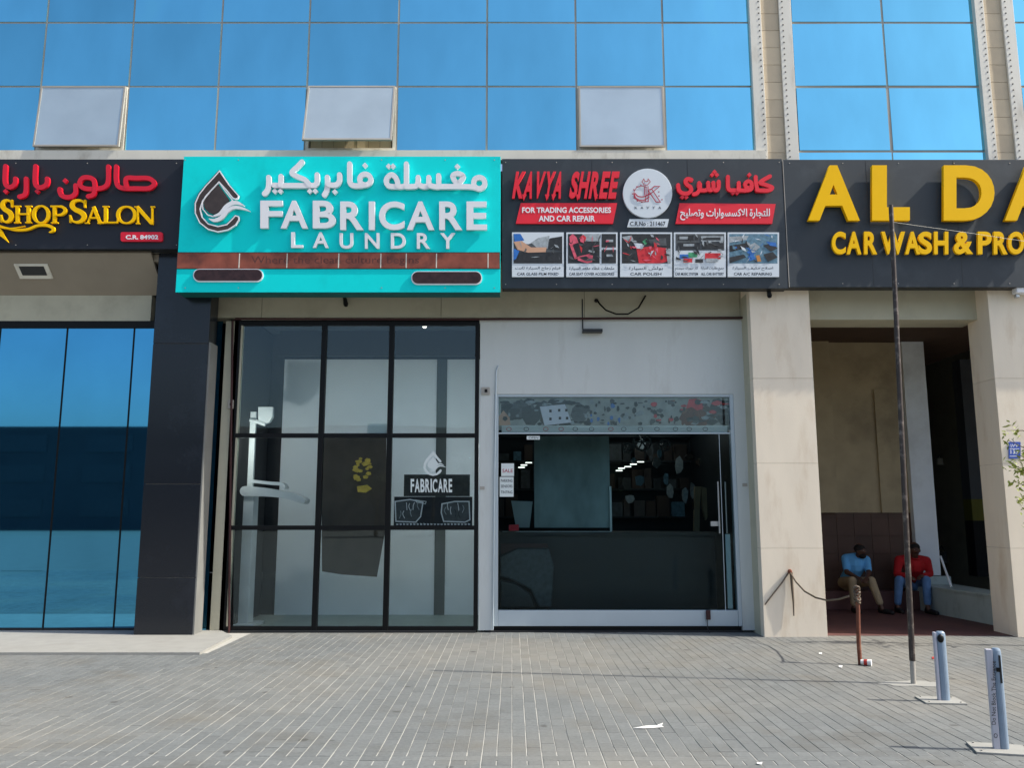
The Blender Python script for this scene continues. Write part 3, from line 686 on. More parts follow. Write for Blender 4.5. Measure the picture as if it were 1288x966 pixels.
for ch, a, b, c, d in (('S', -4, 340, 84, 482), ('H', 78, 378, 198, 484), ('O', 192, 375, 304, 487), ('P', 298, 378, 412, 485), ('S', 412, 340, 532, 484), ('A', 512, 384, 628, 487),
                       ('L', 608, 380, 718, 485), ('O', 702, 379, 832, 489), ('N', 812, 382, 945, 490)):
    (p0, p1) = T5([(a, b), (c, d)]); serif(ch, p0[0], p0[1], p1[0], p1[1], s1)
mb = MB(); stroke(mb, T5([(-60, 470), (10, 505), (90, 525), (165, 522), (225, 500), (280, 497), (318, 512), (322, 530), (300, 541)]), [1, 2, 3, 3, 3, 3.6, 4, 3.4, 1.2], YS - .045, .03)
stroke(mb, T5([(-20, 500), (20, 514), (80, 516), (150, 503)]), [.8, 1.6, 1.6, .6], YS - .046, .03)
part('swash', mb, 'yellow_letter', s1)
part('swash', MB().prism(xz(T5([(-40, 505), (6, 510), (62, 608), (20, 575), (-30, 545)]), YS), YS - .042, .028), 'yellow_letter', s1)
mb = MB().prism(xz([(p[0], p[1]) for p in rpx(153, 292.6, 205.5, 304.2, 2.2)], YS), YS - .03, .03)
pl = part('number_plaque', mb, 'red_letter', s1)
text('C.R. 84902', 158, 295.3, 199, 300.9, YS - .033, .004, 'white_acrylic', pl, 'lettering', off=.035)

# --- laundry sign
YL = -.30
s2 = sign('laundry_sign', 226, 196.5, 629.5, 367.5, YL, 'teal', 'turquoise laundry sign with raised white lettering and a brown water drop emblem', edge='teal_edge')
T6 = TR(215, 180, 4.832); T7 = TR(420, 180, 4.832)
DR = [(295, 168), (322, 208), (352, 252), (385, 290), (410, 318), (406, 334), (390, 338), (374, 330), (338, 284), (292, 234), (238, 292), (192, 350), (176, 400), (188, 448), (226, 490), (285, 506), (340, 494), (372, 462), (392, 440), (410, 446), (413, 464), (392, 496), (346, 526), (285, 538), (226, 522), (175, 482), (148, 424), (148, 364), (172, 310), (215, 255), (258, 210)]
def drop(conv, Yf, mo, mi, mw, parent, d=.03, s=1.0, outline=True):
    if outline:
        mb = MB(); stroke(mb, conv(DR), 1.4 * s, Yf - d - .001, d * .9, closed=True, smooth=False); part('emblem_outline', mb, mw, parent)
    mb = MB().prism(xz(conv(DR), Yf), Yf - d, d); part('emblem_ring', mb, mo, parent)
    IN = [(292, 254), (325, 300), (360, 350), (338, 372), (312, 404), (285, 426), (258, 434), (232, 424), (210, 398), (205, 366), (222, 332), (252, 296)]
    if outline:
        mb = MB(); stroke(mb, conv([(292, 236), (332, 292), (374, 346), (350, 372), (322, 404), (292, 434), (258, 445), (222, 434), (194, 400), (190, 360), (210, 322), (245, 284)]), 1.2 * s, Yf - d - .0005, d * .9, closed=True, smooth=False); part('emblem_outline', mb, mw, parent)
    part('emblem_drop', MB().prism(xz(conv(IN), Yf), Yf - d - .001, d), mi, parent)
    mb = MB(); stroke(mb, conv([(262, 440), (300, 425), (335, 385), (370, 364), (405, 362), (446, 380)]), [1.5 * s, 4 * s, 5 * s, 5 * s, 4 * s, .6 * s], Yf - d - .004, d)
    stroke(mb, conv([(230, 458), (265, 468), (305, 452), (340, 412), (382, 390), (430, 394), (480, 413)]), [.6 * s, 4 * s, 5 * s, 5 * s, 4 * s, 3.2 * s, .5 * s], Yf - d - .006, d)
    part('emblem_wave', mb, mw, parent)
drop(T6, YL - .03, 'logo_brown', 'logo_brown', 'white_acrylic', s2)
WL = dict(d=.04, stand=.015)
arab(s2, T7, [['c', (883, 206), (908, 216), (917, 240), (908, 264), (883, 275), (858, 264), (849, 240), (858, 216)],
              [(862, 268), (835, 264), (790, 262), (700, 262), (640, 262)],
              ['c', (786, 202), (752, 182), (722, 200), (752, 242)],
              [(636, 195), (636, 235), (640, 262), (610, 262), (585, 256)],
              [(576, 206), (576, 235), (574, 256), (545, 262), (520, 254)],
              [(512, 206), (510, 238), (500, 258), (470, 262), (440, 262)],
              [(440, 124), (440, 200), (438, 250), (415, 262), (385, 262), (340, 260), (322, 246), (318, 222), (332, 200), (352, 190), (372, 204), (384, 228), (388, 256)],
              [(95, 124), (95, 200), (98, 240), (120, 256), (160, 257), (190, 252)],
              ['c', (190, 186), (214, 196), (224, 219), (214, 242), (190, 252), (166, 242), (156, 219), (166, 196)]],
     6.3, YL, 'white_acrylic', dots=[(752, 150), (336, 148), (362, 148), (193, 143)], dotr=3.5, **WL)
arab(s2, T6, [[(1024, 190), (1024, 225), (1010, 248), (985, 254), (958, 250)],
              [(950, 205), (951, 245), (947, 285), (932, 313)],
              [(888, 190), (888, 232), (876, 252), (845, 256), (740, 256), (668, 256), (625, 254)],
              [(796, 112), (770, 140), (735, 178), (770, 202), (815, 222), (842, 252)],
              [(668, 200), (668, 228), (664, 252)],
              [(593, 206), (594, 245), (588, 280), (568, 306)]],
     6.3, YL, 'white_acrylic', dots=[(1001, 303), (638, 299), (671, 299), (849, 299), (882, 299)], dotr=3.6, **WL)
def bigletters(items, y0, y1, conv, Yf, m, parent, off, d=.04, stand=.015, **k):
    for ch, a, b in items:
        p0, p1 = conv([(a, y0), (b, y1)]); text(ch, p0[0], p0[1], p1[0], p1[1], Yf - stand - d, d, m, parent, off=off, res=6, **k)
bigletters([('F', 543, 678), ('A', 667, 832), ('B', 862, 1001)], 348, 516, T6, YL, 'white_acrylic', s2, .026)
bigletters([('R', 38, 180), ('I', 212, 248), ('C', 274, 428), ('A', 443, 610), ('R', 640, 780), ('E', 806, 930)], 353, 526, T7, YL, 'white_acrylic', s2, .026)
bigletters([('L', 730, 802), ('A', 862, 958)], 540, 635, T6, YL, 'white_acrylic', s2, .02, d=.03)
bigletters([('U', 34, 117), ('N', 188, 276), ('D', 346, 436), ('R', 504, 584), ('Y', 645, 738)], 545, 640, T7, YL, 'white_acrylic', s2, .02, d=.03)
# copper stripe in seven panels, thin pale joints
st = [222.5, 301, 361, 426, 479, 511, 549, 614, 628.8]
part('stripe_frame', PX(222.6, 317, 628.8, 338.2, YL - .004, .004), 'dark_metal', s2)
cs = []
for a, b in zip(st, st[1:]): cs.append(part('stripe_panel', PX(a + .5, 318, b - .6, 337.3, YL - .012, .008), 'copper', s2))
for a in st[1:-1]: part('stripe_joint', PX(a - .7, 318.5, a + .6, 336.8, YL - .0135, .008), 'sill_white', s2)
text('Where the clean culture begins', 316, 322, 527, 334, YL - .0128, .001, 'stripe_print', s2, 'lettering', off=.0)
for (a, b, c, d) in ((243.5, 338.5, 331.5, 355), (517.5, 341.5, 606.5, 358.5)):
    part('plaque_rim', MB().prism(xz(rpx(a, b, c, d, 8), YL), YL - .018, .018), 'white_acrylic', s2)
    part('plaque', MB().prism(xz(rpx(a + 1.3, b + .9, c - 1.3, d - 1.6, 6.9), YL), YL - .024, .02), 'dark_copper', s2)

# --- car accessory sign
YK = -.20
s3 = sign('accessory_sign', 631.5, 199.5, 987.5, 362.5, YK, 'board_black', 'dark sign with red lettering, a round white emblem and five service posters')
T8 = TR(625, 190, 5.365); T9 = TR(790, 190, 5.367)
def slant(ch, a, b, y0=136, y1=318, off=.042, tail=None):
    p0, p1 = T8([(a, y0), (b, y1)])
    text(ch, p0[0], p0[1], p1[0], p1[1], YK - .05, .035, 'red_bright', s3, off=off, shear=.16, res=4)
    if tail:
        q = T8([(tail - 16, 300), (tail + 14, 300), (tail - 6, 342)]); part('letter_tail', MB().prism(xz(q, YK), YK - .0515, .035), 'red_bright', s3)
for ch, a, b, t_ in (('K', 116, 188, None), ('A', 186, 250, 186), ('V', 256, 318, None), ('Y', 324, 384, 340), ('A', 384, 446, 384), ('S', 498, 550, None), ('H', 557, 620, 548), ('R', 632, 694, 668), ('E', 702, 755, None), ('E', 764, 816, None)):
    slant(ch, a, b, tail=t_)
q = T8([(160, 355), (810, 355), (782, 493), (128, 493)])
bn = part('banner', MB().prism(xz(q, YK), YK - .03, .03), 'red_bright', s3)
text('FOR TRADING ACCESSORIES', *T8([(170, 378)])[0], *T8([(770, 416)])[0], YK - .034, .006, 'white_acrylic', bn, 'lettering', off=.03)
text('AND CAR REPAIR', *T8([(282, 434)])[0], *T8([(662, 474)])[0], YK - .034, .006, 'white_acrylic', bn, 'lettering', off=.03)
q = T9([(345, 356), (992, 361), (968, 494), (318, 494)])
bn = part('banner', MB().prism(xz(q, YK), YK - .03, .03), 'red_bright', s3)
text(ar('للتجارة الاكسسوارات وتصليح'), *T9([(352, 386)])[0], *T9([(958, 466)])[0], YK - .034, .006, 'white_acrylic', bn, 'lettering', off=.02)
KR = dict(d=.035, stand=.015)
arab(s3, T9, [[(958, 168), (915, 192), (893, 212), (930, 226), (972, 244), (955, 262), (905, 264), (868, 262)],
              [(862, 172), (864, 215), (872, 258)],
              ['c', (812, 202), (832, 212), (834, 234), (816, 246), (796, 238), (792, 216)],
              [(834, 232), (832, 254), (800, 263), (760, 263), (720, 263), (690, 262), (676, 246), (674, 210), (674, 172)],
              [(748, 212), (748, 240), (744, 260)],
              [(612, 204), (612, 240), (600, 262), (580, 254), (576, 212)],
              [(574, 250), (560, 262), (545, 254), (541, 212)],
              [(539, 250), (525, 262), (500, 263), (485, 258), (480, 238), (480, 214)],
              [(486, 222), (484, 255), (466, 282), (444, 290)],
              [(428, 192), (404, 186), (388, 200), (398, 224), (420, 240), (426, 264), (402, 284), (366, 282), (344, 262), (338, 228)]],
     4.9, YK, 'red_bright', dots=[(812, 168), (702, 290), (730, 290), (578, 148), (562, 168), (594, 168), (362, 318), (388, 318)], dotr=2.9, **KR)
cx, cy, rr = 814, 244, 31
q = [(cx + rr * math.cos(a * math.pi / 24), cy + rr * math.sin(a * math.pi / 24)) for a in range(48)]
em = part('round_emblem', MB().prism(xz(q, YK), YK - .035, .035), 'plaque_white', s3, bevel=.004)
TE = TR(780, 210, 12.07)
ye = YK - .035
mb = MB()
stroke(mb, TE([(395, 300), (395, 400), (385, 520), (430, 520), (425, 400), (425, 292)]), .9, ye - .002, .002, smooth=False)
stroke(mb, TE([(370, 295), (370, 420)]), .9, ye - .003, .002, smooth=False)
stroke(mb, TE([(470, 335), (520, 290), (600, 290), (440, 420)]), 1.0, ye - .004, .002, smooth=False)
stroke(mb, TE([(440, 340), (480, 330), (610, 528), (545, 528), (425, 350)]), 1.0, ye - .005, .002, smooth=False)
stroke(mb, TE([(232, 400), (270, 440), (340, 450), (400, 430), (440, 400)]), 1.3, ye - .006, .002)
stroke(mb, TE([(215, 395), (235, 460), (300, 500), (370, 495), (440, 450)]), 1.0, ye - .007, .002)
stroke(mb, TE([(400, 300), (320, 285), (250, 310), (215, 370), (212, 430), (245, 490), (320, 522), (390, 520)]), .7, ye - .008, .002)
for x, y in ((315, 276), (255, 296), (208, 342), (192, 405), (212, 468), (263, 512), (328, 530), (588, 375), (635, 492), (590, 436)):
    p = TE([(x, y)])[0]; mb.prism(xz([(p[0] - 1, p[1]), (p[0], p[1] - 1), (p[0] + 1, p[1]), (p[0], p[1] + 1)], ye), ye - .0015, .0015)
stroke(mb, TE([(360, 175), (332, 220), (370, 270), (415, 270), (458, 220), (425, 175), (420, 215), (375, 215), (360, 175)]), .7, ye - .009, .002, smooth=False)
part('monogram', mb, 'print_red', em)
for k, ch in enumerate('KAVYA'):
    text(ch, *TE([(222 + k * 90, 596)])[0], *TE([(262 + k * 90, 632)])[0], ye - .002, .002, 'print_black', em, 'lettering')
q = T9([(8, 462), (274, 462), (262, 516), (-8, 516)])
pq = part('number_plaque', MB().prism(xz(q, YK), YK - .025, .025), 'plaque_white', s3)
text('C.R.No : 211467', *T9([(14, 474)])[0], *T9([(252, 504)])[0], YK - .027, .002, 'print_black', pq, 'lettering', off=.01)
# five posters
PY0, PY1 = 292.8, 348.8
posters = [(644, 709), (712.2, 776.5), (779.8, 845), (847.3, 912.5), (914.8, 979.2)]
caps = [(['فيلم زجاج السيارة ثابت'], ['CAR GLASS FILM FIXED']), (['ملحقات غطاء مقعد السيارة'], ['CAR SEAT COVER ACCESSORIES']), (['بولش السيارة'], ['CAR POLISH']),
        (['كار ميوزك سيستم', 'جميع بطاريات السيارة'], ['CAR MUSIC SYSTEM', 'ALL CAR BATTERY']), (['اصلاح مكيف السيارة'], ['CAR A/C REPAIRING'])]
labs = ['poster of an arm fitting a wing mirror', 'poster of red and black car seats', 'poster of a red car being polished', 'poster of car stereos and batteries', 'poster of an engine bay with a blue gauge set']
def pp(mb_pts, m, par, u0, v0, u1, v1, k, box):
    a, b, c, d = box
    pts = [(a + (u) * (c - a), b + v * (d - b)) for u, v in mb_pts]
    part('picture_shape', MB().prism(xz(pts, YK), YK - .0262 - k * .0008, .0008), m, par)
for i, (a, b) in enumerate(posters):
    po = part('poster', MB().prism(xz([(a, PY0), (b, PY0), (b, PY1), (a, PY1)], YK), YK - .025, .025), 'plaque_white', s3, label=labs[i])
    box = (a + 2, PY0 + 2, b - 2, PY0 + 39)
    R_ = lambda x0, y0, x1, y1: [(x0, y0), (x1, y0), (x1, y1), (x0, y1)]
    if i == 0:
        sh = [(R_(0, 0, 1, 1), 'p_grey'), ([(0, 0), (1, 0), (1, .1), (.6, .2), (.3, .35), (.1, .3)], 'plaque_white'), ([(.36, .3), (.5, .14), (.74, .06), (.7, .5), (.5, .5)], 'p_silver'), ([(.75, .15), (1, .08), (1, .6), (.72, .5)], 'p_dark'), (R_(0, .62, 1, 1), 'p_dark'), ([(0, 0), (.14, 0), (.22, .22), (.02, .28)], 'p_blue'), ([(.0, .27), (.16, .24), (.36, .46), (.68, .46), (.66, .62), (.3, .64), (.08, .54)], 'p_skin'), ([(0, .5), (.12, .58), (.05, .85), (0, .9)], 'p_blue')]
    elif i == 1:
        sh = [(R_(0, 0, .66, 1), 'p_dark'), (R_(.3, 0, .66, .25), 'p_silver'), (R_(.7, 0, 1, .46), 'p_dark'), (R_(.7, .54, 1, 1), 'p_dark'), ([(.03, .1), (.1, .0), (.18, .12), (.22, .3), (.1, .36), (.04, .28)], 'p_pink'), ([(.26, .1), (.32, .03), (.38, .12), (.36, .26), (.28, .24)], 'p_red'), ([(.02, .3), (.1, .4), (.2, .84), (.14, .86)], 'p_pink'), ([(.2, .78), (.4, .7), (.52, .74), (.5, .96), (.4, 1), (.2, .9)], 'p_pink'), ([(.22, .8), (.38, .76), (.44, .82), (.36, .92)], 'p_dark'), ([(.22, .3), (.3, .5), (.28, .66)], 'p_red'), ([(.44, .54), (.56, .6), (.54, .66), (.42, .6)], 'p_silver'), (R_(.8, .2, .94, .28), 'p_silver'), (R_(.8, .7, .94, .78), 'p_silver')]
    elif i == 2:
        sh = [(R_(0, 0, 1, 1), 'p_dark'), ([(0, .1), (.2, .05), (.24, .2), (.1, .3)], 'p_silver'), ([(.3, .5), (.6, .42), (.98, .5), (1, .9), (.8, 1), (.35, 1)], 'p_red'), ([(.55, .2), (.9, .14), (.92, .4), (.6, .42)], 'p_grey'), ([(.42, .26), (.5, .16), (.56, .26), (.48, .38)], 'p_green'), ([(.24, .3), (.42, .34), (.44, .5), (.3, .5)], 'plaque_white'), ([(.6, .6), (.66, .56), (.58, .78)], 'plaque_white'), ([(.9, .5), (1, .5), (1, 1), (.94, 1)], 'p_silver')]
    elif i == 3:
        sh = [(R_(0, 0, 1, .56), 'p_grey'), (R_(.04, .05, .46, .22), 'p_dark'), (R_(.08, .09, .26, .18), 'p_silver'), (R_(.04, .3, .5, .52), 'p_dark'), (R_(.16, .34, .38, .42), 'p_silver'), (R_(.52, .08, .98, .26), 'p_silver'), (R_(.56, .12, .92, .22), 'p_dark'), (R_(.54, .32, .98, .5), 'p_dark'), (R_(.08, .7, .28, .84), 'p_blue'), (R_(.26, .64, .44, .8), 'p_green'), (R_(.16, .84, .34, .97), 'p_red'), (R_(.4, .86, .56, .98), 'p_dark'), (R_(.6, .66, .92, .86), 'p_red'), (R_(.62, .84, .86, .96), 'p_silver')]
    else:
        sh = [(R_(0, 0, 1, 1), 'p_teal'), ([(0, .1), (.4, .06), (.36, .2), (0, .3)], 'p_silver'), ([(.0, .4), (.4, .3), (.4, .46), (0, .62)], 'p_dark'), ([(.36, .62), (.46, .5), (.56, .62), (.46, .76)], 'p_blue'), ([(.4, .4), (.52, .3), (.64, .44), (.56, .56), (.44, .54)], 'p_silver'), ([(.38, .76), (.5, .7), (.54, .86), (.42, .92)], 'p_blue'), ([(.7, .4), (.9, .3), (1, .5), (.86, .6)], 'p_dark'), ([(.76, .26), (.96, .3), (.98, .44), (.84, .4)], 'p_blue'), ([(.55, .74), (.62, .72), (.66, .94), (.58, .95)], 'p_orange'), ([(0, .8), (.3, .7), (.34, .8), (0, 1)], 'p_dark'), ([(.7, .7), (.9, .62), (1, .8), (.8, .95)], 'p_dark')]
    for k, (pts, m_) in enumerate(sh): pp(pts, m_, po, 0, 0, 1, 1, k, box)
    fr_ = random.Random(40 + i); fm_ = [['p_silver', 'p_dark', 'p_grey'], ['p_dark', 'p_pink', 'p_grey'], ['p_silver', 'p_dark', 'p_pink', 'p_red'], ['p_silver', 'p_dark', 'p_grey'], ['p_blue', 'p_silver', 'p_dark', 'p_teal', 'plaque_white']][i]
    for k2 in range(34):
        u, v = fr_.uniform(.03, .95), fr_.uniform(.05, .93); l_, a_ = fr_.uniform(.03, .10), fr_.uniform(0, 3.1); w2 = fr_.uniform(.008, .03)
        if i == 0 and (v < .35 or u < .66) and fr_.random() < .8: continue
        du, dv_ = l_ * math.cos(a_), l_ * math.sin(a_) * 1.6
        pp([(max(0, min(1, x)), max(0, min(1, y))) for x, y in ((u - du, v - dv_), (u + w2, v - w2), (u + du, v + dv_), (u - w2, v + w2 * 1.5))], fr_.choice(fm_), po, 0, 0, 1, 1, 16 + k2 * .3, box)
    A1, E1 = caps[i]; n = len(A1)
    for j, t_ in enumerate(A1):
        w_ = (b - a) / n; L_ = len(t_) / (26 / n); hw = min(.44, .2 + .28 * L_) * w_; c_ = b - w_ * (j + .5) if n > 1 else (a + b) / 2
        c2 = a + w_ * (j + .5)
        text(ar(t_), c2 - hw, 335, c2 + hw, 340, YK - .0262, .001, 'print_black', po, 'caption', off=0)
        hw = min(.44, .2 + .26 * len(E1[j]) / (26 / n)) * w_
        text(E1[j], c2 - hw, 342.6, c2 + hw, 346.2, YK - .0262, .001, 'print_black', po, 'caption', off=.01)

# --- car wash sign
s4 = sign('car_wash_sign', 988.5, 200.5, 1480, 361, YK, 'board_black', 'dark car wash sign with big raised yellow capitals')
T10 = TR(966, 180, 4.0)
bigletters([('A', 202, 462)], 110, 388, T10, YK, 'yellow_letter', s4, .032, d=.06, stand=.03)
bigletters([('L', 524, 714)], 110, 388, T10, YK, 'yellow_letter', s4, .05, d=.06, stand=.03)
bigletters([('D', 884, 1140)], 110, 388, T10, YK, 'yellow_letter', s4, .04, d=.06, stand=.03)
bigletters([('A', 1192, 1452)], 110, 388, T10, YK, 'yellow_letter', s4, .04, d=.06, stand=.03)
bigletters([('C', 322, 392), ('A', 396, 470), ('R', 484, 550), ('W', 570, 690), ('A', 690, 766), ('S', 758, 826), ('H', 836, 908), ('&', 936, 1032), ('P', 1056, 1126), ('R', 1136, 1206), ('O', 1208, 1290), ('T', 1290, 1350)],
           444, 558, T10, YK, 'yellow_letter', s4, .034, d=.04, stand=.03)
part('panel_joint', PX(988.3, 201, 989.2, 361, YK - .003, .003), 'joint_grey', s4)

for sg_, Yf_, xsm, (ya, yb), ms in ((s4, YK, (1094, 1205), (201.5, 360), 'dark_metal'), (s3, YK, (745, 866), (200.5, 291), 'dark_metal')):
    for a in xsm:
        part('panel_seam', PX(a - .25, ya, a + .25, yb, Yf_ - .0012, .001), ms, sg_)
for sg_, Yf_, ya, yb, xsm in ((s4, YK, 205, 356.5, (993, 1060, 1130, 1200, 1270)), (s3, YK, 204, 357.5, (636, 700, 770, 840, 910, 980)), (s2, YL, 201, 362, (233, 300, 480, 560, 622)), (s1, YS, 205, 308, (20, 110, 222))):
    for a in xsm:
        for b in (ya, yb):
            p = U(a, b, Yf_); part('screw', MB().tube([p, p - Vector((0, .003, 0))], .008, 6), 'joint_grey', sg_)
# ------------------------------------------------------------------ FITTINGS ON THE FACADE
solo('fire_pipe', MB().tube([U(288, 797, .40), U(290, 600, .40), U(292.5, 404, .38), U(296, 401, .38), U(600, 401.5, .38), U(943, 399.5, .38)], .016, 8), 'red_pipe',
     'dark red pipe running under the beam and down beside the black shopfront', 'pipe')
cb = solo('cable', MB().tube([U(751, 377, .41), U(754, 382, .38), U(762, 390, .33), U(775, 395, .3), U(790, 395, .3), U(803, 387, .33), U(812, 372, .41)], .012, 6).ell(U(750, 378, .4), (.03, .03, .03)), 'black_metal',
     'loose black cable drooping from the beam above the grey wall', 'cable')
wl = thing('wall_lamp', U(745, 417, YW - .02), 'small dark lamp bracket on the grey wall under the loose cable', 'lamp')
part('bracket', PX(733, 413.5, 758, 417, YW - .14, .118), 'dark_metal', wl); part('lamp_arm', PX(732, 376, 733.4, 414, YW - .04, .018), 'dark_metal', wl)
bxx = thing('door_keypad', U(611, 492, YW - .02), 'small grey keypad box on the wall right of the black shopfront', 'keypad')
part('box', PX(605.5, 487, 616, 496, YW - .05, .03), 'joint_grey', bxx, bevel=.004); part('button', PX(609.5, 489.5, 613, 493.5, YW - .056, .006), 'black_metal', bxx)
sw = thing('key_switch', U(289, 507, YW - .03), 'small metal switch box on the beige jamb beside the red pipe', 'switch')
part('box', PX(286.5, 503, 293, 514, YW - .06, .045), 'joint_grey', sw, bevel=.003); part('keyhole', PX(289, 507, 291, 510, YW - .065, .005), 'black_metal', sw)
for (px, py, lab) in ((606.5, 614, 'tiny screw plate low on the left side of the grey wall'), (937, 610, 'tiny oval plate on the grey wall right of the door')):
    solo('wall_plate', PX(px - 3, py - 2, px + 3, py + 2, YW - .03, .01), 'joint_grey', lab, 'plate')
solo('conduit', MB().tube([U(627, 460, YW - .035), U(624.5, 466, YW - .035), U(622, 600, YW - .035), U(620, 792, YW - .035)], .011, 6), 'alum', 'thin pale conduit down the wall left of the glass door', 'conduit')
for (px, lab) in ((435, 'small dark spot lamp under the turquoise sign'), (968, 'small rusty spot lamp under the sign at the beige column')):
    y_ = 383 if px < 900 else 372
    yy = YW - .06 if px < 900 else -.05
    t = thing('spot_lamp', U(px, y_, yy), lab, 'lamp'); part('lamp_body', MB().tube([U(px - 2, y_ - 12, yy), U(px, y_, yy - .03)], [.02, .035], 8), 'dark_metal', t); part('lens', MB().ell(U(px, y_ + 1, yy - .03), (.03, .03, .02)), 'black_metal', t)
rl = thing('recessed_light', U(45, 336, .2), 'square recessed light fitting in the soffit over the salon', 'light')
zs = lambda yv: UZ(318, -.1) + (UZ(372, YW) - UZ(318, -.1)) * (yv + .1) / (YW - .02 + .1)
def soff(x0, x1, y0, y1, dz, th): return MB().add([(x0, y0, zs(y0) - dz), (x1, y0, zs(y0) - dz), (x1, y1, zs(y1) - dz), (x0, y1, zs(y1) - dz), (x0, y0, zs(y0) - dz + th), (x1, y0, zs(y0) - dz + th), (x1, y1, zs(y1) - dz + th), (x0, y1, zs(y1) - dz + th)], [(0, 1, 2, 3), (4, 7, 6, 5), (0, 4, 5, 1), (1, 5, 6, 2), (2, 6, 7, 3), (3, 7, 4, 0)])
rx0, rx1 = UX(21, 336, .1), UX(63, 336, .1)
part('frame', soff(rx0, rx1, .03, .2, .02, .018), 'sill_white', rl); part('recess', soff(rx0 + .06, rx1 - .06, .045, .155, .024, .01), 'dark_metal', rl)
# number plate on the right column
np_ = thing('number_plate', U(1275, 567, -.01), 'small blue house number plate on the beige column at the right edge', 'plate')
part('plate', MB().prism(xz(rpx(1268.5, 556, 1283, 577, .8), 0), -.014, .014), 'plate_blue', np_)
text('١٧٧', 1271, 558.6, 1281, 563, -.0145, .001, 'white_acrylic', np_, 'lettering', off=.01)
text('133', 1271, 566, 1281, 571, -.0145, .001, 'white_acrylic', np_, 'lettering', off=.02)
part('divider', PX(1270, 564.2, 1282, 565, -.0145, .0005), 'white_acrylic', np_); part('divider', PX(1270, 573.5, 1282, 574.3, -.0145, .0005), 'white_acrylic', np_)
fl = thing('flood_light', U(1283, 368, -.1), 'white flood light under the car wash sign at the right edge', 'lamp')
part('lamp_body', PX(1279, 361, 1296, 368, -.18, .12), 'white_acrylic', fl, bevel=.01); part('lamp_arm', PX(1278, 368, 1283, 374, -.12, .06), 'steel', fl, bevel=.01)

# chain / cord and post
hook = thing('rope_cord', U(993, 719, -.01), 'dark cord looped from a hook on the beige column to the rusty post', 'cord')
YP = G(1082, 836).y
part('cord', MB().tube([U(993, 719, -.02), U(1001, 732, -.2), U(1012, 744, -.5), U(1026, 752, -.8), U(1040, 755.5, -1.2), U(1055, 754, -1.6), U(1068, 750, YP)], .011, 6), 'cord', hook)
part('cord', MB().tube([U(993, 719, -.02), U(983, 734, -.022), U(972, 748, -.024), U(962, 761, -.02)], .009, 6), 'cord', hook)
part('hanging_end', MB().tube([U(995, 720, -.03), U(996.5, 740, -.03), U(998, 758, -.03), U(998.5, 775, -.03)], [.02, .018, .012, .008], 6), 'cord', hook)
part('hook', MB().ell(U(993.5, 719, -.03), (.03, .03, .03)), 'rust', hook)
rp = thing('rusty_post', G(1082, 837), 'short rusty pipe post with rope knotted round its top', 'post')
b_, t_ = G(1082, 837), U(1077.5, 738, YP)
part('pipe', MB().tube([b_, b_.lerp(t_, .3) + Vector((-.006, 0, 0)), b_.lerp(t_, .7) + Vector((.004, 0, 0)), t_], [.021, .023, .021, .022], 12), 'rust', rp)
mb = MB()
for k in range(6):
    c = b_.lerp(t_, .80 + k * .037)
    mb.tube([c + Vector((math.cos(a) * .027, math.sin(a) * .027, .016 * math.sin(a * 2 + k))) for a in [j * math.pi / 5 for j in range(11)]], .009 + .004 * (k % 2), 6)
part('rope', mb, 'cord', rp)
# tall pole
pb, pt = G(1149, 861), U(1120.5, 258, G(1149, 861).y)
tp = thing('tall_pole', pb, 'tall thin dark pole standing free in the pavement in front of the car wash', 'pole')
pl_ = pb.lerp(pt, .23)
part('pole_shaft', MB().tube([pb.lerp(pt, .045), pb.lerp(pt, .5), pt], [.027, .025, .022], 12), 'galv_pole', tp)
part('pole_foot', MB().tube([pb - Vector((0, 0, .05)), pb.lerp(pt, .0449)], .024, 12), 'joint_grey', tp)
cpn = [(pb.x + (.30 + .05 * math.sin(a * 2.3)) * math.cos(a * math.pi / 9), pb.y + (.13 + .03 * math.cos(a * 1.7)) * math.sin(a * math.pi / 9)) for a in range(18)]
part('cement_patch', MB().add([(x, y, .0065) for x, y in cpn] + [(x, y, -.01) for x, y in cpn], [tuple(range(18))] + [((i + 1) % 18, i, i + 18, (i + 1) % 18 + 18) for i in range(18)]), 'concrete', tp)
# wire from the pole top
solo('wire', MB().tube([pt - Vector((0, 0, .18)), pt - Vector((-1, -.3, .2)), pt - Vector((-3, -.8, .3))], .0018, 4), 'sill_white', 'thin pale wire stretched sideways from near the top of the tall pole', 'wire')

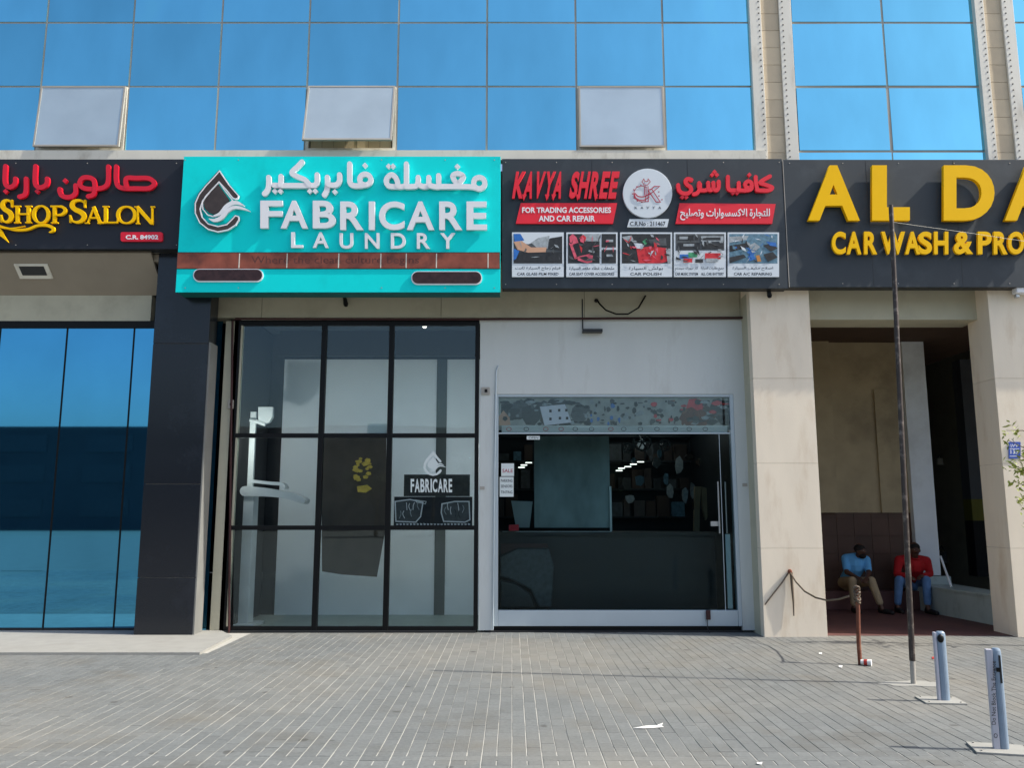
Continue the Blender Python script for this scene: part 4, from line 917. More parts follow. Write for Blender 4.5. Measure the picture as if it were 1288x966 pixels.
# parking barriers
def barrier(px, pyb, hpx, wpx, label, plate, rot, striped):
    plate = (plate[0] * .78, plate[1] * .78)
    o = G(px, pyb); t = thing('parking_barrier', o, label, 'barrier post', 'parking barrier posts')
    H = (UZ(pyb - hpx, o.y) - 0); w = .74 * wpx / F * math.hypot(o.y - CAM.y, 1.6)
    Rm = Matrix.Rotation(rot, 4, 'Z'); tf = lambda mb: setattr(mb, 'v', [o + (Rm @ (v)) for v in mb.v]) or mb
    mb = MB(); n = 10; pr = []
    # C-shaped profile with rounded front; rounded shoulder at the top
    for k in range(n + 1):
        a = math.pi * k / n; pr.append((-math.cos(a) * w / 2, -math.sin(a) * w * .42))
    lv = [(0, 1), (H * .94, 1), (H * .975, .93), (H * .995, .72), (H, .4)]
    vs = [(x * s, y * s + .0, z) for z, s in lv for x, y in pr] ; m_ = n + 1
    fs = [(i * m_ + j, i * m_ + j + 1, (i + 1) * m_ + j + 1, (i + 1) * m_ + j) for i in range(len(lv) - 1) for j in range(n)]
    fs.append(tuple((len(lv) - 1) * m_ + j for j in range(m_)))
    fs += [((i + 1) * m_, (i + 1) * m_ + n, i * m_ + n, i * m_) for i in range(len(lv) - 1)]
    mb.add(vs, fs); body = part('post_body', tf(mb), 'barrier_paint', t, smooth=False)
    mb = MB().box(-w / 2 - (.035 if striped else .016), -w / 2 + .004, -.03, .012, 0, H * .985); side = part('side_plate', tf(mb), 'barrier_strip', t, bevel=.003)
    if striped:
        mb = MB().box(w * .1, w * .30, -w * .44, -w * .38, H * .66, H * .93); part('lock_slot', tf(mb), 'dark_metal', t)
        part('lock', tf(MB().box(-w * .2, w * .14, -w * .5, -w * .38, H * .77, H * .81)), 'black_metal', t)
    else:
        part('lock', tf(MB().ell((-w * .1, -w * .4, H * .9), (.028, .02, .036))), 'black_metal', t)
    part('base_plate', tf(MB().box(-plate[0], plate[1], -.13, .13, .001, .016)), 'concrete', t, bevel=.003)
    for a, b in ((-plate[0] + .04, -.1), (plate[1] - .04, -.1), (-plate[0] + .04, .1), (plate[1] - .04, .1)):
        part('bolt', tf(MB().tube([(a, b, .016), (a, b, .024)], .007, 6)), 'joint_grey', t)
    return t, w, H, o
b1 = barrier(1188.5, 883, 89, 16, 'blue-grey barrier post with a round black lock, nearer the tall pole', (.26, .17), math.radians(-6), False)
b2 = barrier(1263, 945, 130, 15, 'blue-grey barrier post with a printed side strip, nearest the camera', (.26, .25), math.radians(-14), True)
t, w, H, o = b2
yy = o.y - .034
text('Do Not Block The Entrance', 1247.5, 832, 1252.5, 912, yy, .002, 'print_black', t, 'lettering', rot=True)
mb = MB(); p = (1252.5, 926); stroke(mb, [(p[0] + 2 * math.cos(a * math.pi / 5), p[1] + 2.6 * math.sin(a * math.pi / 5)) for a in range(10)], .6, yy - .003, .003, closed=True); part('round_mark', mb, 'print_black', t)

# litter
cup = thing('paper_cup', G(1089, 837), 'crushed white and red paper cup lying at the foot of the rusty post', 'cup')
c0 = G(1083, 837.5); cc = G(1095, 838)
part('cup_body', MB().tube([c0 + Vector((0, 0, .035)), cc + Vector((0, -.03, .035))], [.026, .036], 12), 'litter_white', cup)
part('cup_band', MB().tube([c0.lerp(cc, .3) + Vector((0, -.009, .035)), c0.lerp(cc, .62) + Vector((0, -.0186, .035))], [.0305, .0335], 12, cap=False), 'cup_red', cup)
def scrap(pts, z, m, label):
    g = [G(a, b) for a, b in pts]; n = len(g)
    solo('litter', MB().add([(p.x, p.y, z + .004 * (i % 2)) for i, p in enumerate(g)] + [(p.x, p.y, z + .003 + .004 * (i % 2)) for i, p in enumerate(g)], [tuple(range(n, 2 * n))] + [(i, (i + 1) % n, (i + 1) % n + n, i + n) for i in range(n)]), m, label, 'litter')
scrap([(796, 917.5), (812, 915.2), (826, 914), (834, 911.5), (832, 914), (835, 916.5), (822, 917), (808, 918.2)], .004, 'litter_white', 'long torn white paper strip on the paving in the middle foreground')
scrap([(952, 961), (959, 961.2), (958, 963.5), (952, 963)], .004, 'litter_white', 'tiny white scrap at the bottom edge of the paving')
scrap([(1172, 827.5), (1178, 827), (1179, 829.5), (1173, 830)], .004, 'cup_red', 'small red scrap just left of the first barrier post')
scrap([(1055, 838), (1060, 838.5), (1059, 841), (1055, 840.5)], .004, 'litter_white', 'small white scrap left of the rusty post foot')
scrap([(1030, 822), (1034, 822), (1034, 824), (1030, 824)], .004, 'litter_white', 'tiny pale scrap near the beige column')

# ------------------------------------------------------------------ LAUNDRY INTERIOR
YI = 1.0
pr = thing('steam_press', U(345, 780, YI), 'white steam ironing table with tapered board standing inside the laundry', 'ironing table')
z0, z1 = .012, UZ(616, YI)
part('stand', MB().box(UX(306, 700, YI), UX(319, 700, YI), YI - .12, YI + .12, z0, z1 - .04), 'machine_white', pr, bevel=.01)
mb = MB(); stroke(mb, [(308, 618), (330, 619), (350, 621.5), (368, 625), (380, 630)], [13, 11, 9, 9, 8], YI - .14, .28); part('board', mb, 'machine_white', pr)
mb = MB(); stroke(mb, [(314, 605), (340, 608), (353, 609), (357, 613)], 4, YI - .1, .2); part('sleeve_board', mb, 'machine_white', pr)
part('foot', MB().box(UX(300, 780, YI), UX(326, 780, YI), YI - .25, YI + .25, z0, z0 + .05), 'machine_white', pr, bevel=.01)
fig = thing('clothes_stand', U(316, 780, 1.3), 'narrow pale rail standing at the left inside the laundry', 'stand')
part('upright', PX(307, 518, 316, 780, 1.35, .06), 'sticker_white', fig)
part('cross_arm', MB().tube([U(312, 528, 1.35), U(322, 530, 1.3), U(334, 534, 1.3)], .03, 8), 'sticker_white', fig)
part('rounded_head', MB().prism(xz([(325, 512), (343, 512), (343, 524), (339, 531), (332, 534), (325, 528)], 1.3), 1.29, .08), 'sticker_white', fig)
bn = thing('hanging_banner', U(440, 725, .95), 'brown-grey banner with a yellow flower hanging behind the middle panes', 'banner')
part('cloth', MB().prism(xz([(404, 550), (486, 550), (485, 665), (474, 726), (430, 723), (405, 719)], .95), .95, .012), 'banner_brown', bn)
fm = MB(); rr_ = random.Random(2)
for k in range(26):
    a = rr_.uniform(0, 6.28); r = rr_.uniform(0, 1) ** .6; cx_, cy_ = 455 + 11 * r * math.cos(a), 588 + 17 * r * math.sin(a); s_ = rr_.uniform(2, 4.5)
    q = [(cx_ + s_ * math.cos(j * 1.26 + a), cy_ + s_ * .7 * math.sin(j * 1.26 + a)) for j in range(5)]
    fm.prism(xz(q, .94), .946 - k * .0012, .001)
part('flower_print', fm, 'gold', bn)
part('flower_print', MB().prism(xz([(449, 612), (462, 610), (468, 615), (460, 620), (450, 619)], .94), .938, .002), 'gold', bn)
part('wall_shelf', PX(404, 546.5, 419, 549, 1.0, .1), 'sticker_white', bn)
solo('paper_notice', PX(462, 533, 486.5, 546, YW + .015, .002), 'sticker_white', 'blank white sheet taped inside the upper middle pane', 'notice')
dp = thing('window_poster', U(545, 662, YW + .02), 'black poster with two framed pictures taped inside the right pane of the laundry', 'poster')
part('poster_sheet', PX(495.5, 625, 594, 662, YW + .02, .003), 'print_black', dp)
def outl(pts, w, k=0): mb = MB(); stroke(mb, pts, w, YW + .0195 - k * .0007, .0007, closed=True, smooth=False); part('picture_outline', mb, 'white_acrylic', dp)
for box in ([(497, 631), (516, 628.5), (532, 632), (529, 650), (523, 657), (498, 656)], [(556, 634), (572, 631), (590, 631), (591, 654), (585, 657), (558, 656), (555, 645)]):
    part('picture', MB().prism(xz(box, YW), YW + .0192, .0007), 'p_grey', dp); outl(box, 1.5, 2)
    cx_ = sum(p[0] for p in box) / len(box)
    for k in range(7):
        x_ = cx_ - 12 + k * 3.6 + rr_.uniform(-1, 1); y_ = rr_.uniform(636, 648)
        mb = MB(); stroke(mb, [(x_, y_ - 4), (x_ + rr_.uniform(-2, 2), y_), (x_ + rr_.uniform(-2, 2), y_ + 5)], .9, YW + .0172 - k * .0002, .0004); part('picture_shape', mb, rr_.choice(['white_acrylic', 'p_silver', 'p_silver', 'p_dark']), dp)
outl([(522, 629), (536, 631), (535, 634), (524, 632)], .8, 1)
mb = MB()
for k in range(22):
    x_ = 498 + k * 4.3; mb.prism(xz([(x_, 659 + rr_.uniform(-1, 0)), (x_ + 3, 659), (x_ + 2.6, 660.6), (x_ + .4, 660.8)], YW), YW + .0195, .0005)
part('small_print', mb, 'white_acrylic', dp, kind='stuff')
part('poster_sheet', PX(508, 597, 591, 624.5, YW + .024, .002), 'p_dark', dp)
ws = thing('window_emblem', U(545, 620, YW - .0), 'white water drop emblem and lettering stuck on the right laundry pane', 'sticker')
TW = lambda pts: [(545.6 + (a - 297) * .0857, 583 + (b - 353) * .0857) for a, b in pts]
drop(TW, YW + .004, 'sticker_white', 'sticker_white', 'sticker_white', ws, d=.0012, s=.42, outline=False)
xx = 516.5
for ch, w_ in zip('FABRICARE', (5, 7, 6, 6.4, 2.4, 6.6, 7, 6.2, 5)):
    text(ch, xx, 602.5, xx + w_ - .6, 619.5, YW + .003, .0012, 'sticker_white', ws, off=.03); xx += w_ + .15

# ------------------------------------------------------------------ ACCESSORY SHOP INTERIOR
cbd = thing('collage_board', U(775, 545, YW + .06), 'printed board crowded with small car parts pictures above the glass door', 'advert board')
part('board', PX(627, 500, 921, 541, YW + .07, .01), 'collage_paper', cbd)
part('lower_strip', PX(631, 535.5, 915, 544, YW + .055, .01), 'sticker_white', cbd)
rc = random.Random(11)
def patch(x, y, w_, h_, m_, k, n=7):
    q = [(min(920.5, max(627.5, x + w_ * (.7 + .5 * rc.random()) * math.cos(j * 6.283 / n + .3))), min(534.5, max(500.5, y + h_ * (.7 + .5 * rc.random()) * math.sin(j * 6.283 / n + .3)))) for j in range(n)]
    part('picture_shape', MB().prism(xz(q, YW), YW + .0695 - k * .0001, .0001), m_, cbd)
k = 0
for a, b, m_ in ((640, 517, 'p_dark'), (655, 512, 'p_grey'), (668, 522, 'p_dark'), (683, 515, 'p_dark'), (700, 508, 'p_dark'), (728, 520, 'p_grey'), (690, 528, 'interior_wood'), (632, 530, 'p_skin'), (905, 512, 'p_dark'), (890, 520, 'interior_wood'), (915, 525, 'p_dark'), (876, 512, 'p_red'), (870, 524, 'rust'), (885, 527, 'rust')):
    patch(a, b, 13, 13, m_, k); k += 1
for i in range(210):
    x = rc.uniform(632, 918); y = rc.uniform(503, 533)
    m_ = rc.choice(['black_metal', 'print_black', 'p_grey', 'p_dark', 'p_silver', 'black_metal'] + (['p_red', 'rust'] if x > 810 else []) + (['p_blue'] if 740 < x < 790 else []))
    patch(x, y, rc.uniform(1.0, 6) * (1.5 if x < 735 or x > 862 else .8), rc.uniform(1, 4.2), m_, k, rc.choice([5, 6, 7])); k += 1
part('card', MB().prism(xz([(679, 511), (711, 508), (719, 531), (685, 535)], YW), YW + .036, .004), 'plaque_white', cbd)
mb = MB()
for (a, b) in ((691, 515), (691, 525), (702, 514), (703, 524), (711, 514), (712, 524)): mb.prism(xz([(a, b), (a + 3, b), (a + 3, b + 3.4), (a, b + 3.4)], YW), YW + .0355, .0005)
part('card_print', mb, 'p_dark', cbd)
for i in range(13):
    x = 643 + i * 20.5 + rc.uniform(-3, 3); q = [(x + 3 * math.cos(j * .785), 539.8 + 2.2 * math.sin(j * .785)) for j in range(8)]
    mb = MB(); stroke(mb, q, .6, YW + .0545, .0005, closed=True); part('round_badge', mb, rc.choice(['p_grey', 'p_dark', 'p_red', 'p_grey']), cbd)
def notice(lab, box, m_, lines, cat='notice', lm='print_black', Y_=YW + .025):
    t = thing('window_notice', U((box[0] + box[2]) / 2, box[3], Y_), lab, cat); part('sheet', PX(*box, Y_, .002), m_, t)
    for (txt, b) in lines: text(txt, *b, Y_ - .001, .001, lm, t, 'lettering', off=.01)
notice('white opening hours card at the top left inside the glass door', (662.5, 548.5, 679, 553), 'sticker_white', [('OPEN', (665, 549.5, 677, 552))])
notice('red and white discount notice on the left of the glass door', (630.5, 583, 646.5, 599), 'sticker_white', [('SALE', (632, 590, 645, 594.5))], lm='print_red')
notice('pale green price list taped on the left of the glass door', (628.5, 600, 646, 625), 'sticker_white', [('PARKING', (630, 603, 644.5, 606.5)), ('SENSORS', (630, 610, 644.5, 613.5)), ('TINTING', (630, 617.5, 644.5, 621))])
ct = thing('counter', U(760, 765, 1.3), 'dark shop counter with a thin white edge inside the accessory shop', 'counter')
part('counter_front', MB().box(UX(627, 700, 1.3), UX(900, 700, 1.3), 1.3, 1.9, .012, UZ(674, 1.3)), 'counter', ct)
part('counter_top', MB().box(UX(627, 700, 1.25), UX(902, 700, 1.25), 1.25, 1.95, UZ(674, 1.3) + .001, UZ(672, 1.3) + .03), 'shop_dark', ct)
pf = thing('display_frame', U(705, 670, 1.2), 'thin white open frame standing on the dark counter', 'frame')
part('reflection_panel', PX(672, 549, 767, 664, 1.46, .02), 'partition_haze', pf)  # opaque grey sheet, its colour imitates haze and reflections on a glass partition
part('frame_rail', MB().box(UX(632, 669, 1.4), UX(769, 669, 1.4), 1.4, 1.43, UZ(672, 1.4), UZ(668.5, 1.4)), 'sticker_white', pf)
part('frame_rail', MB().box(UX(767, 640, 1.4), UX(769.5, 640, 1.4), 1.4, 1.43, UZ(668.4, 1.4), UZ(612, 1.4)), 'sticker_white', pf)
solo('stool_bin', MB().prism(xz([(643, 630), (670, 631), (666, 664), (649, 664)], 1.5), 1.5, .3), 'room_bin', 'pale grey bin standing behind the price list', 'bin')
solo('card_box', MB().prism(xz([(640, 660.5), (652.5, 660), (652.5, 668), (640, 668)], 1.2), 1.2, .12), 'red_letter', 'small red and white box on the counter by the left frame', 'box')
rh = random.Random(33)
for q_ in range(20):
    a_, b_ = 786 + q_ * 5.7 + rh.uniform(-2, 2), rh.uniform(552, 640); y3 = rh.uniform(2.4, 3.9); w_, h_ = rh.uniform(3, 8), rh.uniform(4, 13)
    pts = [(a_ + w_ * math.cos(k * .9 + q_) * rh.uniform(.6, 1), b_ + h_ * math.sin(k * .9 + q_) * rh.uniform(.6, 1)) for k in range(7)]
    solo('hanging_pack', MB().prism(xz(pts, y3), y3, .06), rh.choice(['p_dark', 'p_grey', 'p_silver', 'p_teal', 'interior_wood', 'logo_brown', 'p_grey']), '%s accessory pack from the left hanging inside the accessory shop' % ['first', 'second', 'third', 'fourth', 'fifth', 'sixth', 'seventh', 'eighth', 'ninth', 'tenth', 'eleventh', 'twelfth', 'thirteenth', 'fourteenth', 'fifteenth', 'sixteenth', 'seventeenth', 'eighteenth', 'nineteenth', 'twentieth'][q_], 'packet', 'packs hanging inside the accessory shop')
for q_, (a_, b_, r_r) in enumerate(((808, 556, 11), (836, 560, 7), (790, 564, 6))):
    c = U(a_, b_, 2.3); r2 = r_r / F * 13.5
    t = thing('wheel_cover', c, ['largest spoked wheel cover hanging at the top of the shop interior', 'small wheel cover hanging right of the largest one', 'small wheel cover hanging left of the largest one'][q_], 'wheel cover', 'wheel covers hung inside the accessory shop')
    part('rim', MB().tube([c + Vector((r2 * math.cos(k * math.pi / 8), 0, r2 * math.sin(k * math.pi / 8))) for k in range(17)], .018, 6), 'p_grey', t)
    for k in range(6): part('spoke', MB().tube([c, c + Vector((r2 * math.cos(k * 1.047), 0, r2 * math.sin(k * 1.047)))], .014, 5), 'p_grey', t)
cs_ = thing('reflection_shapes', U(660, 766, 1.0), 'dark shapes standing in for car-like reflections low at the left behind the glass', 'reflection')  # made-up solid shapes that imitate reflections in the shop glass
part('grey_reflection', MB().prism(xz([(629, 700), (650, 690), (690, 690), (697, 712), (694, 764), (678, 764), (668, 742), (640, 728), (629, 726)], 1.0), 1.0, .12), 'p_grey', cs_, bevel=.02)
part('dark_reflection', MB().prism(xz([(629, 730), (648, 734), (668, 748), (674, 765), (629, 765)], .9), .88, .1), 'p_dark', cs_, bevel=.02)
part('red_reflection', MB().prism(xz([(630, 684), (688, 684), (690, 689), (652, 689), (630, 698)], .98), .97, .1), 'red_pipe', cs_)
gd = thing('hanging_trousers', U(880, 672, 3.0), 'pale garment hanging deep inside the accessory shop', 'clothing')
part('trouser_leg', MB().prism(xz([(874, 612), (882, 612), (880, 640), (880, 669), (873, 669)], 3.0), 3.0, .08), 'trouser_beige', gd)
part('trouser_leg', MB().prism(xz([(882.5, 612), (889, 614), (891, 650), (888, 655), (884, 640)], 3.0), 3.01, .08), 'trouser_beige', gd)
shf = thing('shelf_rack', U(800, 700, KB - .4), 'dark shelving full of small packets at the back of the accessory shop', 'shelving')
for z in (1.5, 2.0, 2.5, 2.95): part('shelf', MB().box(kx0 + .15, kx1 - .15, KB - .35, KB - .01, z, z + .03), 'shop_dark', shf)
ORD = ['first', 'second', 'third', 'fourth', 'fifth', 'sixth', 'seventh', 'eighth', 'ninth', 'tenth', 'eleventh', 'twelfth', 'thirteenth', 'fourteenth', 'fifteenth', 'sixteenth', 'seventeenth', 'eighteenth', 'nineteenth', 'twentieth']
rs = random.Random(21)
for z, nm in ((1.53, 'lowest'), (2.03, 'middle'), (2.53, 'upper')):
    x = kx0 + .2; q_ = 0
    while x < kx1 - .35:
        w_ = rs.uniform(.08, .24); h_ = rs.uniform(.12, .4)
        solo('packet', MB().box(x, x + w_, KB - .32, KB - .1, z, z + h_), rs.choice(['p_dark', 'p_grey', 'p_teal', 'interior_wood', 'p_dark', 'logo_brown']), 'small packet, %s from the left on the %s shelf inside the accessory shop' % (ORD[q_], nm), 'packet', 'packets on the dark shelving', bevel=.004)
        x += w_ + rs.uniform(.01, .09); q_ += 1
for q_, (a, b) in enumerate(sorted(((655, 585), (661, 582), (652, 588), (733, 582), (725, 585), (718, 588), (708, 593), (753, 596), (778, 589), (786, 587), (793, 584), (802, 581), (775, 592), (901, 583)))):
    solo('ceiling_lamp', PX(a, b - .5, a + 8, b + .5, 3.1, .05), 'lamp_on', '%s tube lamp from the left glowing inside the dark accessory shop' % ORD[q_], 'lamp', 'tube lamps lit inside the accessory shop')
for lx in (1.1, 2.5):
    pd = bpy.data.lights.new('fill_light', 'POINT'); po_ = bpy.data.objects.new('fill_light', pd); COL.objects.link(po_); po_.location = (lx, 3.0, 3.12); pd.energy = 2.6; pd.shadow_soft_size = .05
tg = thing('door_tag', U(891, 785, YW - .03), 'dark red padlock hanging on the bottom rail of the glass door', 'padlock')
part('body', PX(888.5, 768, 894, 780, YW - .05, .03), 'red_pipe', tg, bevel=.006); part('strap', MB().tube([U(889.5, 780, YW - .04), U(890, 790, YW - .04), U(893, 798, YW - .1)], .006, 6), 'dark_metal', tg)

# ------------------------------------------------------------------ BAY AND HALL
solo('leaning_stick', MB().tube([U(1183, 700, 2.7), U(1196.5, 738.5, 2.3)], .018, 8), 'white_post', 'white stick leaning beside the white post on the marble platform', 'stick')
jk = thing('wash_rack', U(1190, 640, 8), 'dark metal rack in the gloom of the car wash hall', 'rack')
for (a, b, c, d) in ((1176, 556, 1202, 559), (1176, 550, 1178, 640), (1190, 548, 1192, 562), (1176, 548, 1192, 550), (1197, 552, 1199, 640)): part('bar', PX(a, b, c, d, 8, .08), 'black_metal', jk)
rs = random.Random(4)
for (a, b, s_, m_, lab) in ((1182, 580, 5, 'far_light', 'pale hose coil hanging on the rack in the car wash hall'), (1185, 700, 8, 'hall_col', 'grey drum on the floor at the back of the car wash hall'), (1236, 684, 8, 'hall_col', 'grey pressure washer standing in the car wash hall')):
    c = U(a, b, 7); t = thing('wash_tool', (c.x, 7, c.z), lab, 'tool'); r = s_ / F * 18
    part('body', MB().tube([c + Vector((0, 0, -r)), c + Vector((0, 0, r * .7))], [r * .8, r * .7], 10), m_, t, bevel=.01); part('handle', MB().tube([c + Vector((-r * .5, 0, r * .7)), c + Vector((0, 0, r * 1.6)), c + Vector((r * .5, 0, r * .7))], r * .12, 6), 'dark_metal', t)

# ------------------------------------------------------------------ PEOPLE
def skin(name, verts, edges, radii, m, parent, sub=2, root=0):
    """one continuous surface grown round a jointed skeleton (voxel-fused tapered limbs)"""
    vox = .0055 if name == 'body' else .009
    R3 = [((r, r, r) if not isinstance(r, (tuple, list)) else (r[0], r[1], (r[0] + r[1]) / 2)) for r in radii]
    mb = MB()
    for a, b in edges:
        A, B_ = Vector(verts[a]), Vector(verts[b]); n = max(2, int((B_ - A).length / (min(R3[a][0], R3[b][0]) * .3)) + 1); n = min(n, 16)
        for k in range(n + 1):
            t = k / n; c = A.lerp(B_, t); mb.ell(c, tuple(R3[a][q] * (1 - t) + R3[b][q] * t for q in range(3)), 10, 6)
    og = org(parent); me = bpy.data.meshes.new(name); me.from_pydata([v - og for v in mb.v], [], mb.f)
    o = bpy.data.objects.new(name, me); COL.objects.link(o)
    a = o.modifiers.new('r', 'REMESH'); a.mode = 'VOXEL'; a.voxel_size = vox; a.use_smooth_shade = True
    b = o.modifiers.new('s', 'SMOOTH'); b.factor = .5; b.iterations = 3 if name == 'body' else 5
    dg = bpy.context.evaluated_depsgraph_get(); me2 = bpy.data.meshes.new_from_object(o.evaluated_get(dg)); bpy.data.objects.remove(o); me2.name = name
    return link(name, me2, m, parent, smooth=True)
class Sk:
    def __init__(s): s.v = []; s.e = []; s.r = []
    def a(s, p, r, par=None):
        s.v.append(Vector(p)); s.r.append(r)
        if par is not None: s.e.append((par, len(s.v) - 1))
        return len(s.v) - 1
def person(J, top, bottom, label, beard, sleeve, face):
    """J: joints as world points"""
    hips = (J['hl'] + J['hr']) / 2
    t = thing('person', (hips.x, hips.y, .31), label, 'person')
    k = Sk(); pel = k.a(hips, .105); wa = k.a(hips.lerp(J['ch'], .45), (.12, .1), pel); ch = k.a(J['ch'], (.115, .085), wa); uc = k.a((J['sl'] + J['sr']) / 2, (.085, .07), ch)
    nb = k.a(J['nk'], .05, uc); hd0 = k.a(J['hd'] - Vector((0, 0, .05)), .062, nb); hd = k.a(J['hd'] + Vector((0, 0, .01)), .082, hd0); cr = k.a(J['hd'] + Vector((0, .012, .065)), .066, hd)
    f = Vector(face).normalized(); side = Vector((f.y, -f.x, 0)).normalized()
    k.a(J['hd'] + f * .098 + Vector((0, 0, -.012)), .014, hd)                 # nose
    for s in 'lr':
        sg = -1 if s == 'l' else 1
        sh = k.a(J['s' + s], .056, uc); el = k.a(J['e' + s], .040, sh); mid = k.a(J['e' + s].lerp(J['w' + s], .35), .037, el); wr = k.a(J['w' + s], .024, mid)
        dirv = (J['w' + s] - J['e' + s]).normalized(); pa = k.a(J['w' + s] + dirv * .05, (.036, .02), wr)
        lat = dirv.cross(Vector((0, 0, 1))).normalized()
        for q in range(4):
            L1 = (.03, .034, .032, .025)[q]; b0 = J['w' + s] + dirv * .085 + lat * (q - 1.5) * .019
            i1 = k.a(b0, .0095, pa); i2 = k.a(b0 + dirv * L1 + Vector((0, 0, -.012)), .0085, i1); k.a(b0 + dirv * L1 * 1.3 + Vector((0, 0, -.038)), .0075, i2)
        th = k.a(J['w' + s] + dirv * .045 + lat * sg * -.04 + Vector((0, 0, .005)), .0105, wr); k.a(J['w' + s] + dirv * .085 + lat * sg * -.052 + Vector((0, 0, -.01)), .009, th)
        hp = k.a(J['h' + s], .088, pel); kn = k.a(J['k' + s], .056, hp); cf = k.a(J['k' + s].lerp(J['a' + s], .35), .052, kn); an = k.a(J['a' + s], .036, cf); k.a(J['a' + s] + Vector((0, -.03, -.05)), .035, an)
    body = skin('body', k.v, k.e, k.r, 'skin_dark', t)
    # ears, eyes
    for sg in (-1, 1):
        e = J['hd'] + side * sg * .083 + Vector((0, .01, -.01)); part('ear', MB().ell(e, (.014, .02, .028), 8, 6), 'skin_dark', t, smooth=True)
        e = J['hd'] + f * .078 + side * sg * .03 + Vector((0, 0, .012)); part('eye', MB().ell(e, (.011, .011, .008), 8, 6), 'eye_white', t, smooth=True)
    part('mouth', MB().ell(J['hd'] + f * .075 + Vector((0, 0, -.05)), (.024, .014, .007), 8, 5), 'red_pipe', t, smooth=True)
    mb = MB().ell(J['hd'] - f * .014 + Vector((0, 0, .04)), (.088, .092, .078), 14, 9); part('hair', mb, 'hair', t, smooth=True)
    if beard: part('beard', MB().ell(J['hd'] + f * .035 + Vector((0, 0, -.072)), (.062, .05, .052), 12, 8), 'hair', t, smooth=True)
    # shirt
    k = Sk(); a = k.a(hips + Vector((0, .01, .06)), (.135, .115)); b = k.a(hips.lerp(J['ch'], .5), (.145, .125), a); c = k.a(J['ch'], (.175, .17), b); u = k.a((J['sl'] + J['sr']) / 2, (.125, .108), c); k.a(((J['sl'] + J['sr']) / 2).lerp(J['nk'], .6), .07, u)
    for s in 'lr':
        sh = k.a(J['s' + s], .08, u); e = k.a(J['s' + s].lerp(J['e' + s], sleeve if sleeve < 1 else 1), .062 if sleeve < 1 else .055, sh)
        if sleeve >= 1: k.a(J['e' + s].lerp(J['w' + s], .8), .042, e)
    skin('shirt', k.v, k.e, k.r, top, t)
    mb = MB(); c = J['nk'] + Vector((0, 0, -.015)); mb.tube([c + Vector((.066 * math.cos(q * math.pi / 6), .062 * math.sin(q * math.pi / 6), -.012 * -math.sin(q * math.pi / 6))) for q in range(13)], .014, 6); part('collar', mb, top, t, smooth=True)
    # trousers
    k = Sk(); a = k.a(hips + Vector((0, .0, -.02)), (.13, .11))
    for s in 'lr':
        hp = k.a(J['h' + s], .1, a); md = k.a(J['h' + s].lerp(J['k' + s], .5), .086, hp); kn = k.a(J['k' + s], .073, md); cf = k.a(J['k' + s].lerp(J['a' + s], .4), .066, kn); k.a(J['k' + s].lerp(J['a' + s], .86), .058, cf)
    skin('trousers', k.v, k.e, k.r, bottom, t)
    for s in 'lr':
        A = J['a' + s]; d = J['f' + s]; z = .045
        k = Sk(); a = k.a((A.x, A.y + .04, z), .042); b = k.a((A.x + d.x * .1, A.y + d.y * .1, z), .043, a); k.a((A.x + d.x * .2, A.y + d.y * .2, z - .01), .036, b); k.a((A.x, A.y, z + .055), .04, a)
        skin('shoe', k.v, k.e, k.r, 'shoe', t, sub=1)
    return t
P_ = U
J1 = dict(hl=P_(1061, 733, 3.12), hr=P_(1073, 734, 3.12), ch=P_(1075, 711, 2.98), nk=P_(1079, 700.5, 2.92), hd=P_(1082, 693.5, 2.86),
          sl=P_(1064, 703, 3.0), sr=P_(1089, 705, 2.95), el=P_(1065, 720, 2.85), er=P_(1093, 721, 2.75), wl=P_(1078, 726.5, 2.66), wr=P_(1090, 727, 2.60),
          kl=P_(1072, 731, 2.66), kr=P_(1096, 731, 2.62), al=P_(1074.5, 763, 2.66), ar=P_(1108, 762, 2.55), fl=Vector((0, -1, 0)), fr=Vector((.5, -.85, 0)))
person(J1, 'shirt_blue', 'trouser_beige', 'bearded man in a light blue polo shirt and beige trousers sitting on the step', True, .72, (.55, -.8, 0))
J2 = dict(hl=P_(1141, 733, 3.12), hr=P_(1157, 733, 3.12), ch=P_(1149, 712, 2.98), nk=P_(1150, 701, 2.9), hd=P_(1150.5, 692, 2.84),
          sl=P_(1131, 705, 2.98), sr=P_(1165, 706, 2.98), el=P_(1128, 722, 2.82), er=P_(1170, 722, 2.82), wl=P_(1141, 725, 2.66), wr=P_(1160, 725, 2.66),
          kl=P_(1131, 730, 2.66), kr=P_(1165, 730, 2.6), al=P_(1129, 762, 2.7), ar=P_(1167, 763, 2.5), fl=Vector((-.1, -1, 0)), fr=Vector((.2, -1, 0)))
person(J2, 'shirt_red', 'jeans', 'man in a red shirt and blue jeans sitting on the step behind the tall pole', False, 1.0, (-.1, -1, -.1))

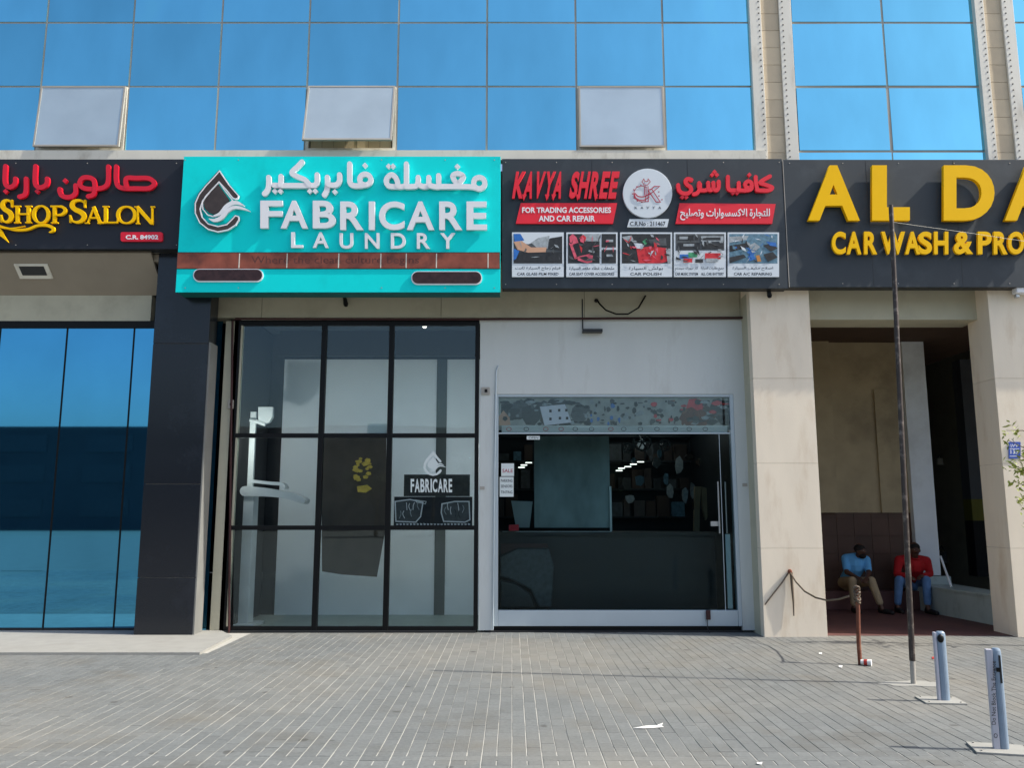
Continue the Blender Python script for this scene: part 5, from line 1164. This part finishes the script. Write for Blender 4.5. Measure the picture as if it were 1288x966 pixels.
# ------------------------------------------------------------------ TREE at the right edge, and the far side of the road
def tree(name, base, h, cr, n, leaf, lm, label, cat='tree', seed=1, trunk=.09, lean=0, group=None):
    r = random.Random(seed); t = thing(name, base, label, cat, group)
    mb = MB(); top = base + Vector((lean, 0, h * .55)); mb.tube([base, base.lerp(top, .5) + Vector((.03, .02, 0)), top], [trunk, trunk * .8, trunk * .55], 8)
    tips = []
    for k in range(9):
        a = k * 2.4; e = top + Vector((math.cos(a) * cr[0] * .7, math.sin(a) * cr[1] * .7, r.uniform(.05, .38) * h)); mb.tube([top - Vector((0, 0, r.uniform(0, h * .12))), top.lerp(e, .5) + Vector((0, 0, .05 * h)), e], [trunk * .4, trunk * .25, trunk * .08], 5); tips.append(e); tips.append(top.lerp(e, .6))
    part('trunk', mb, 'bark', t)
    lf = MB()
    for k in range(n):
        c = r.choice(tips) + Vector((r.gauss(0, cr[0] * .22), r.gauss(0, cr[1] * .22), r.gauss(0, h * .07)))
        R = Euler((r.uniform(-1, 1), r.uniform(-1, 1), r.uniform(0, 6.28))).to_matrix(); s = leaf * r.uniform(.6, 1.3)
        lf.add([c + R @ Vector(v) for v in ((-s, 0, 0), (0, -s * .45, .1 * s), (s, 0, 0), (0, s * .45, .1 * s))], [(0, 1, 2, 3)])
    part('crown', lf, lm, t, kind='stuff'); return t
# sapling: stands just right of the frame, twigs reach in front of the column
base = Vector((UX(1322, 700, -.75), -.75, 0)); sp = thing('sapling', base, 'thin sapling with small yellow-green leaves in front of the column at the right edge', 'tree')
mb = MB(); mb.tube([base, base + Vector((.02, 0, 1.0)), base + Vector((-.02, 0, 2.0)), base + Vector((.05, 0, 2.9))], [.03, .025, .018, .008], 8)
r = random.Random(9); tips = []
for k in range(11):
    s0 = base + Vector((0, 0, 1.1 + k * .16)); tgt = s0 + Vector(((-1 if k % 2 else .8) * r.uniform(.25, .5), r.uniform(-.3, .3), r.uniform(.05, .35))); mb.tube([s0, s0.lerp(tgt, .5) + Vector((0, 0, .04)), tgt], [.009, .006, .003], 5); tips += [s0.lerp(tgt, q) for q in (.45, .65, .85, 1)]
for (a, b) in ((1280, 590), (1276, 605), (1284, 628), (1270, 583), (1282, 572)): 
    tgt = U(a, b, -.7); s0 = base + Vector((0, 0, tgt.z - .25)); mb.tube([s0, s0.lerp(tgt, .5) + Vector((0, 0, .03)), tgt], [.009, .006, .003], 5); tips += [s0.lerp(tgt, q) for q in (.6, .8, .95, 1)] * 2
part('trunk', mb, 'bark', sp)
lf = MB()
for k in range(380):
    c = r.choice(tips) + Vector((r.gauss(0, .045), r.gauss(0, .045), r.gauss(0, .045))); R = Euler((r.uniform(-1, 1), r.uniform(-1, 1), r.uniform(0, 6.28))).to_matrix(); s = .035 * r.uniform(.6, 1.4)
    lf.add([c + R @ Vector(v) for v in ((-s, 0, 0), (0, -s * .45, .1 * s), (s, 0, 0), (0, s * .45, .1 * s))], [(0, 1, 2, 3)])
part('crown', lf, 'leaf', sp, kind='stuff')
# across the road, seen only mirrored in the glass
ob = thing('opposite_building', (0, -66, 0), 'long low building across the road mirrored in the salon glass', 'building')
w_ = part('wall', MB().box(-110, 90, -78, -66, 0, 9.6), 'opposite', ob)
for k in range(24):
    for z in (1.2, 4.4, 7.2): part('window', MB().box(-104 + k * 8, -99.5 + k * 8, -66, -65.95, z, z + 1.6), 'opp_window', ob)
tl_ = ['tallest dark street tree across the road mirrored in the right laundry pane', 'low round street tree left of the tallest one across the road', 'low round street tree right of the tallest one across the road', 'broad street tree mirrored behind the glass door of the accessory shop', 'spreading street tree across the road opposite the car wash']
for k, (x, h) in enumerate(((-5.5, 5.6), (-9.5, 4.8), (-2, 5.0), (6, 5.2), (17, 6.5))):
    tree('street_tree', Vector((x, -46 - k, 0)), h, (2.6, 2.6), 1500, .2, 'leaf_far', tl_[k], seed=k, trunk=.16, group='trees across the road')
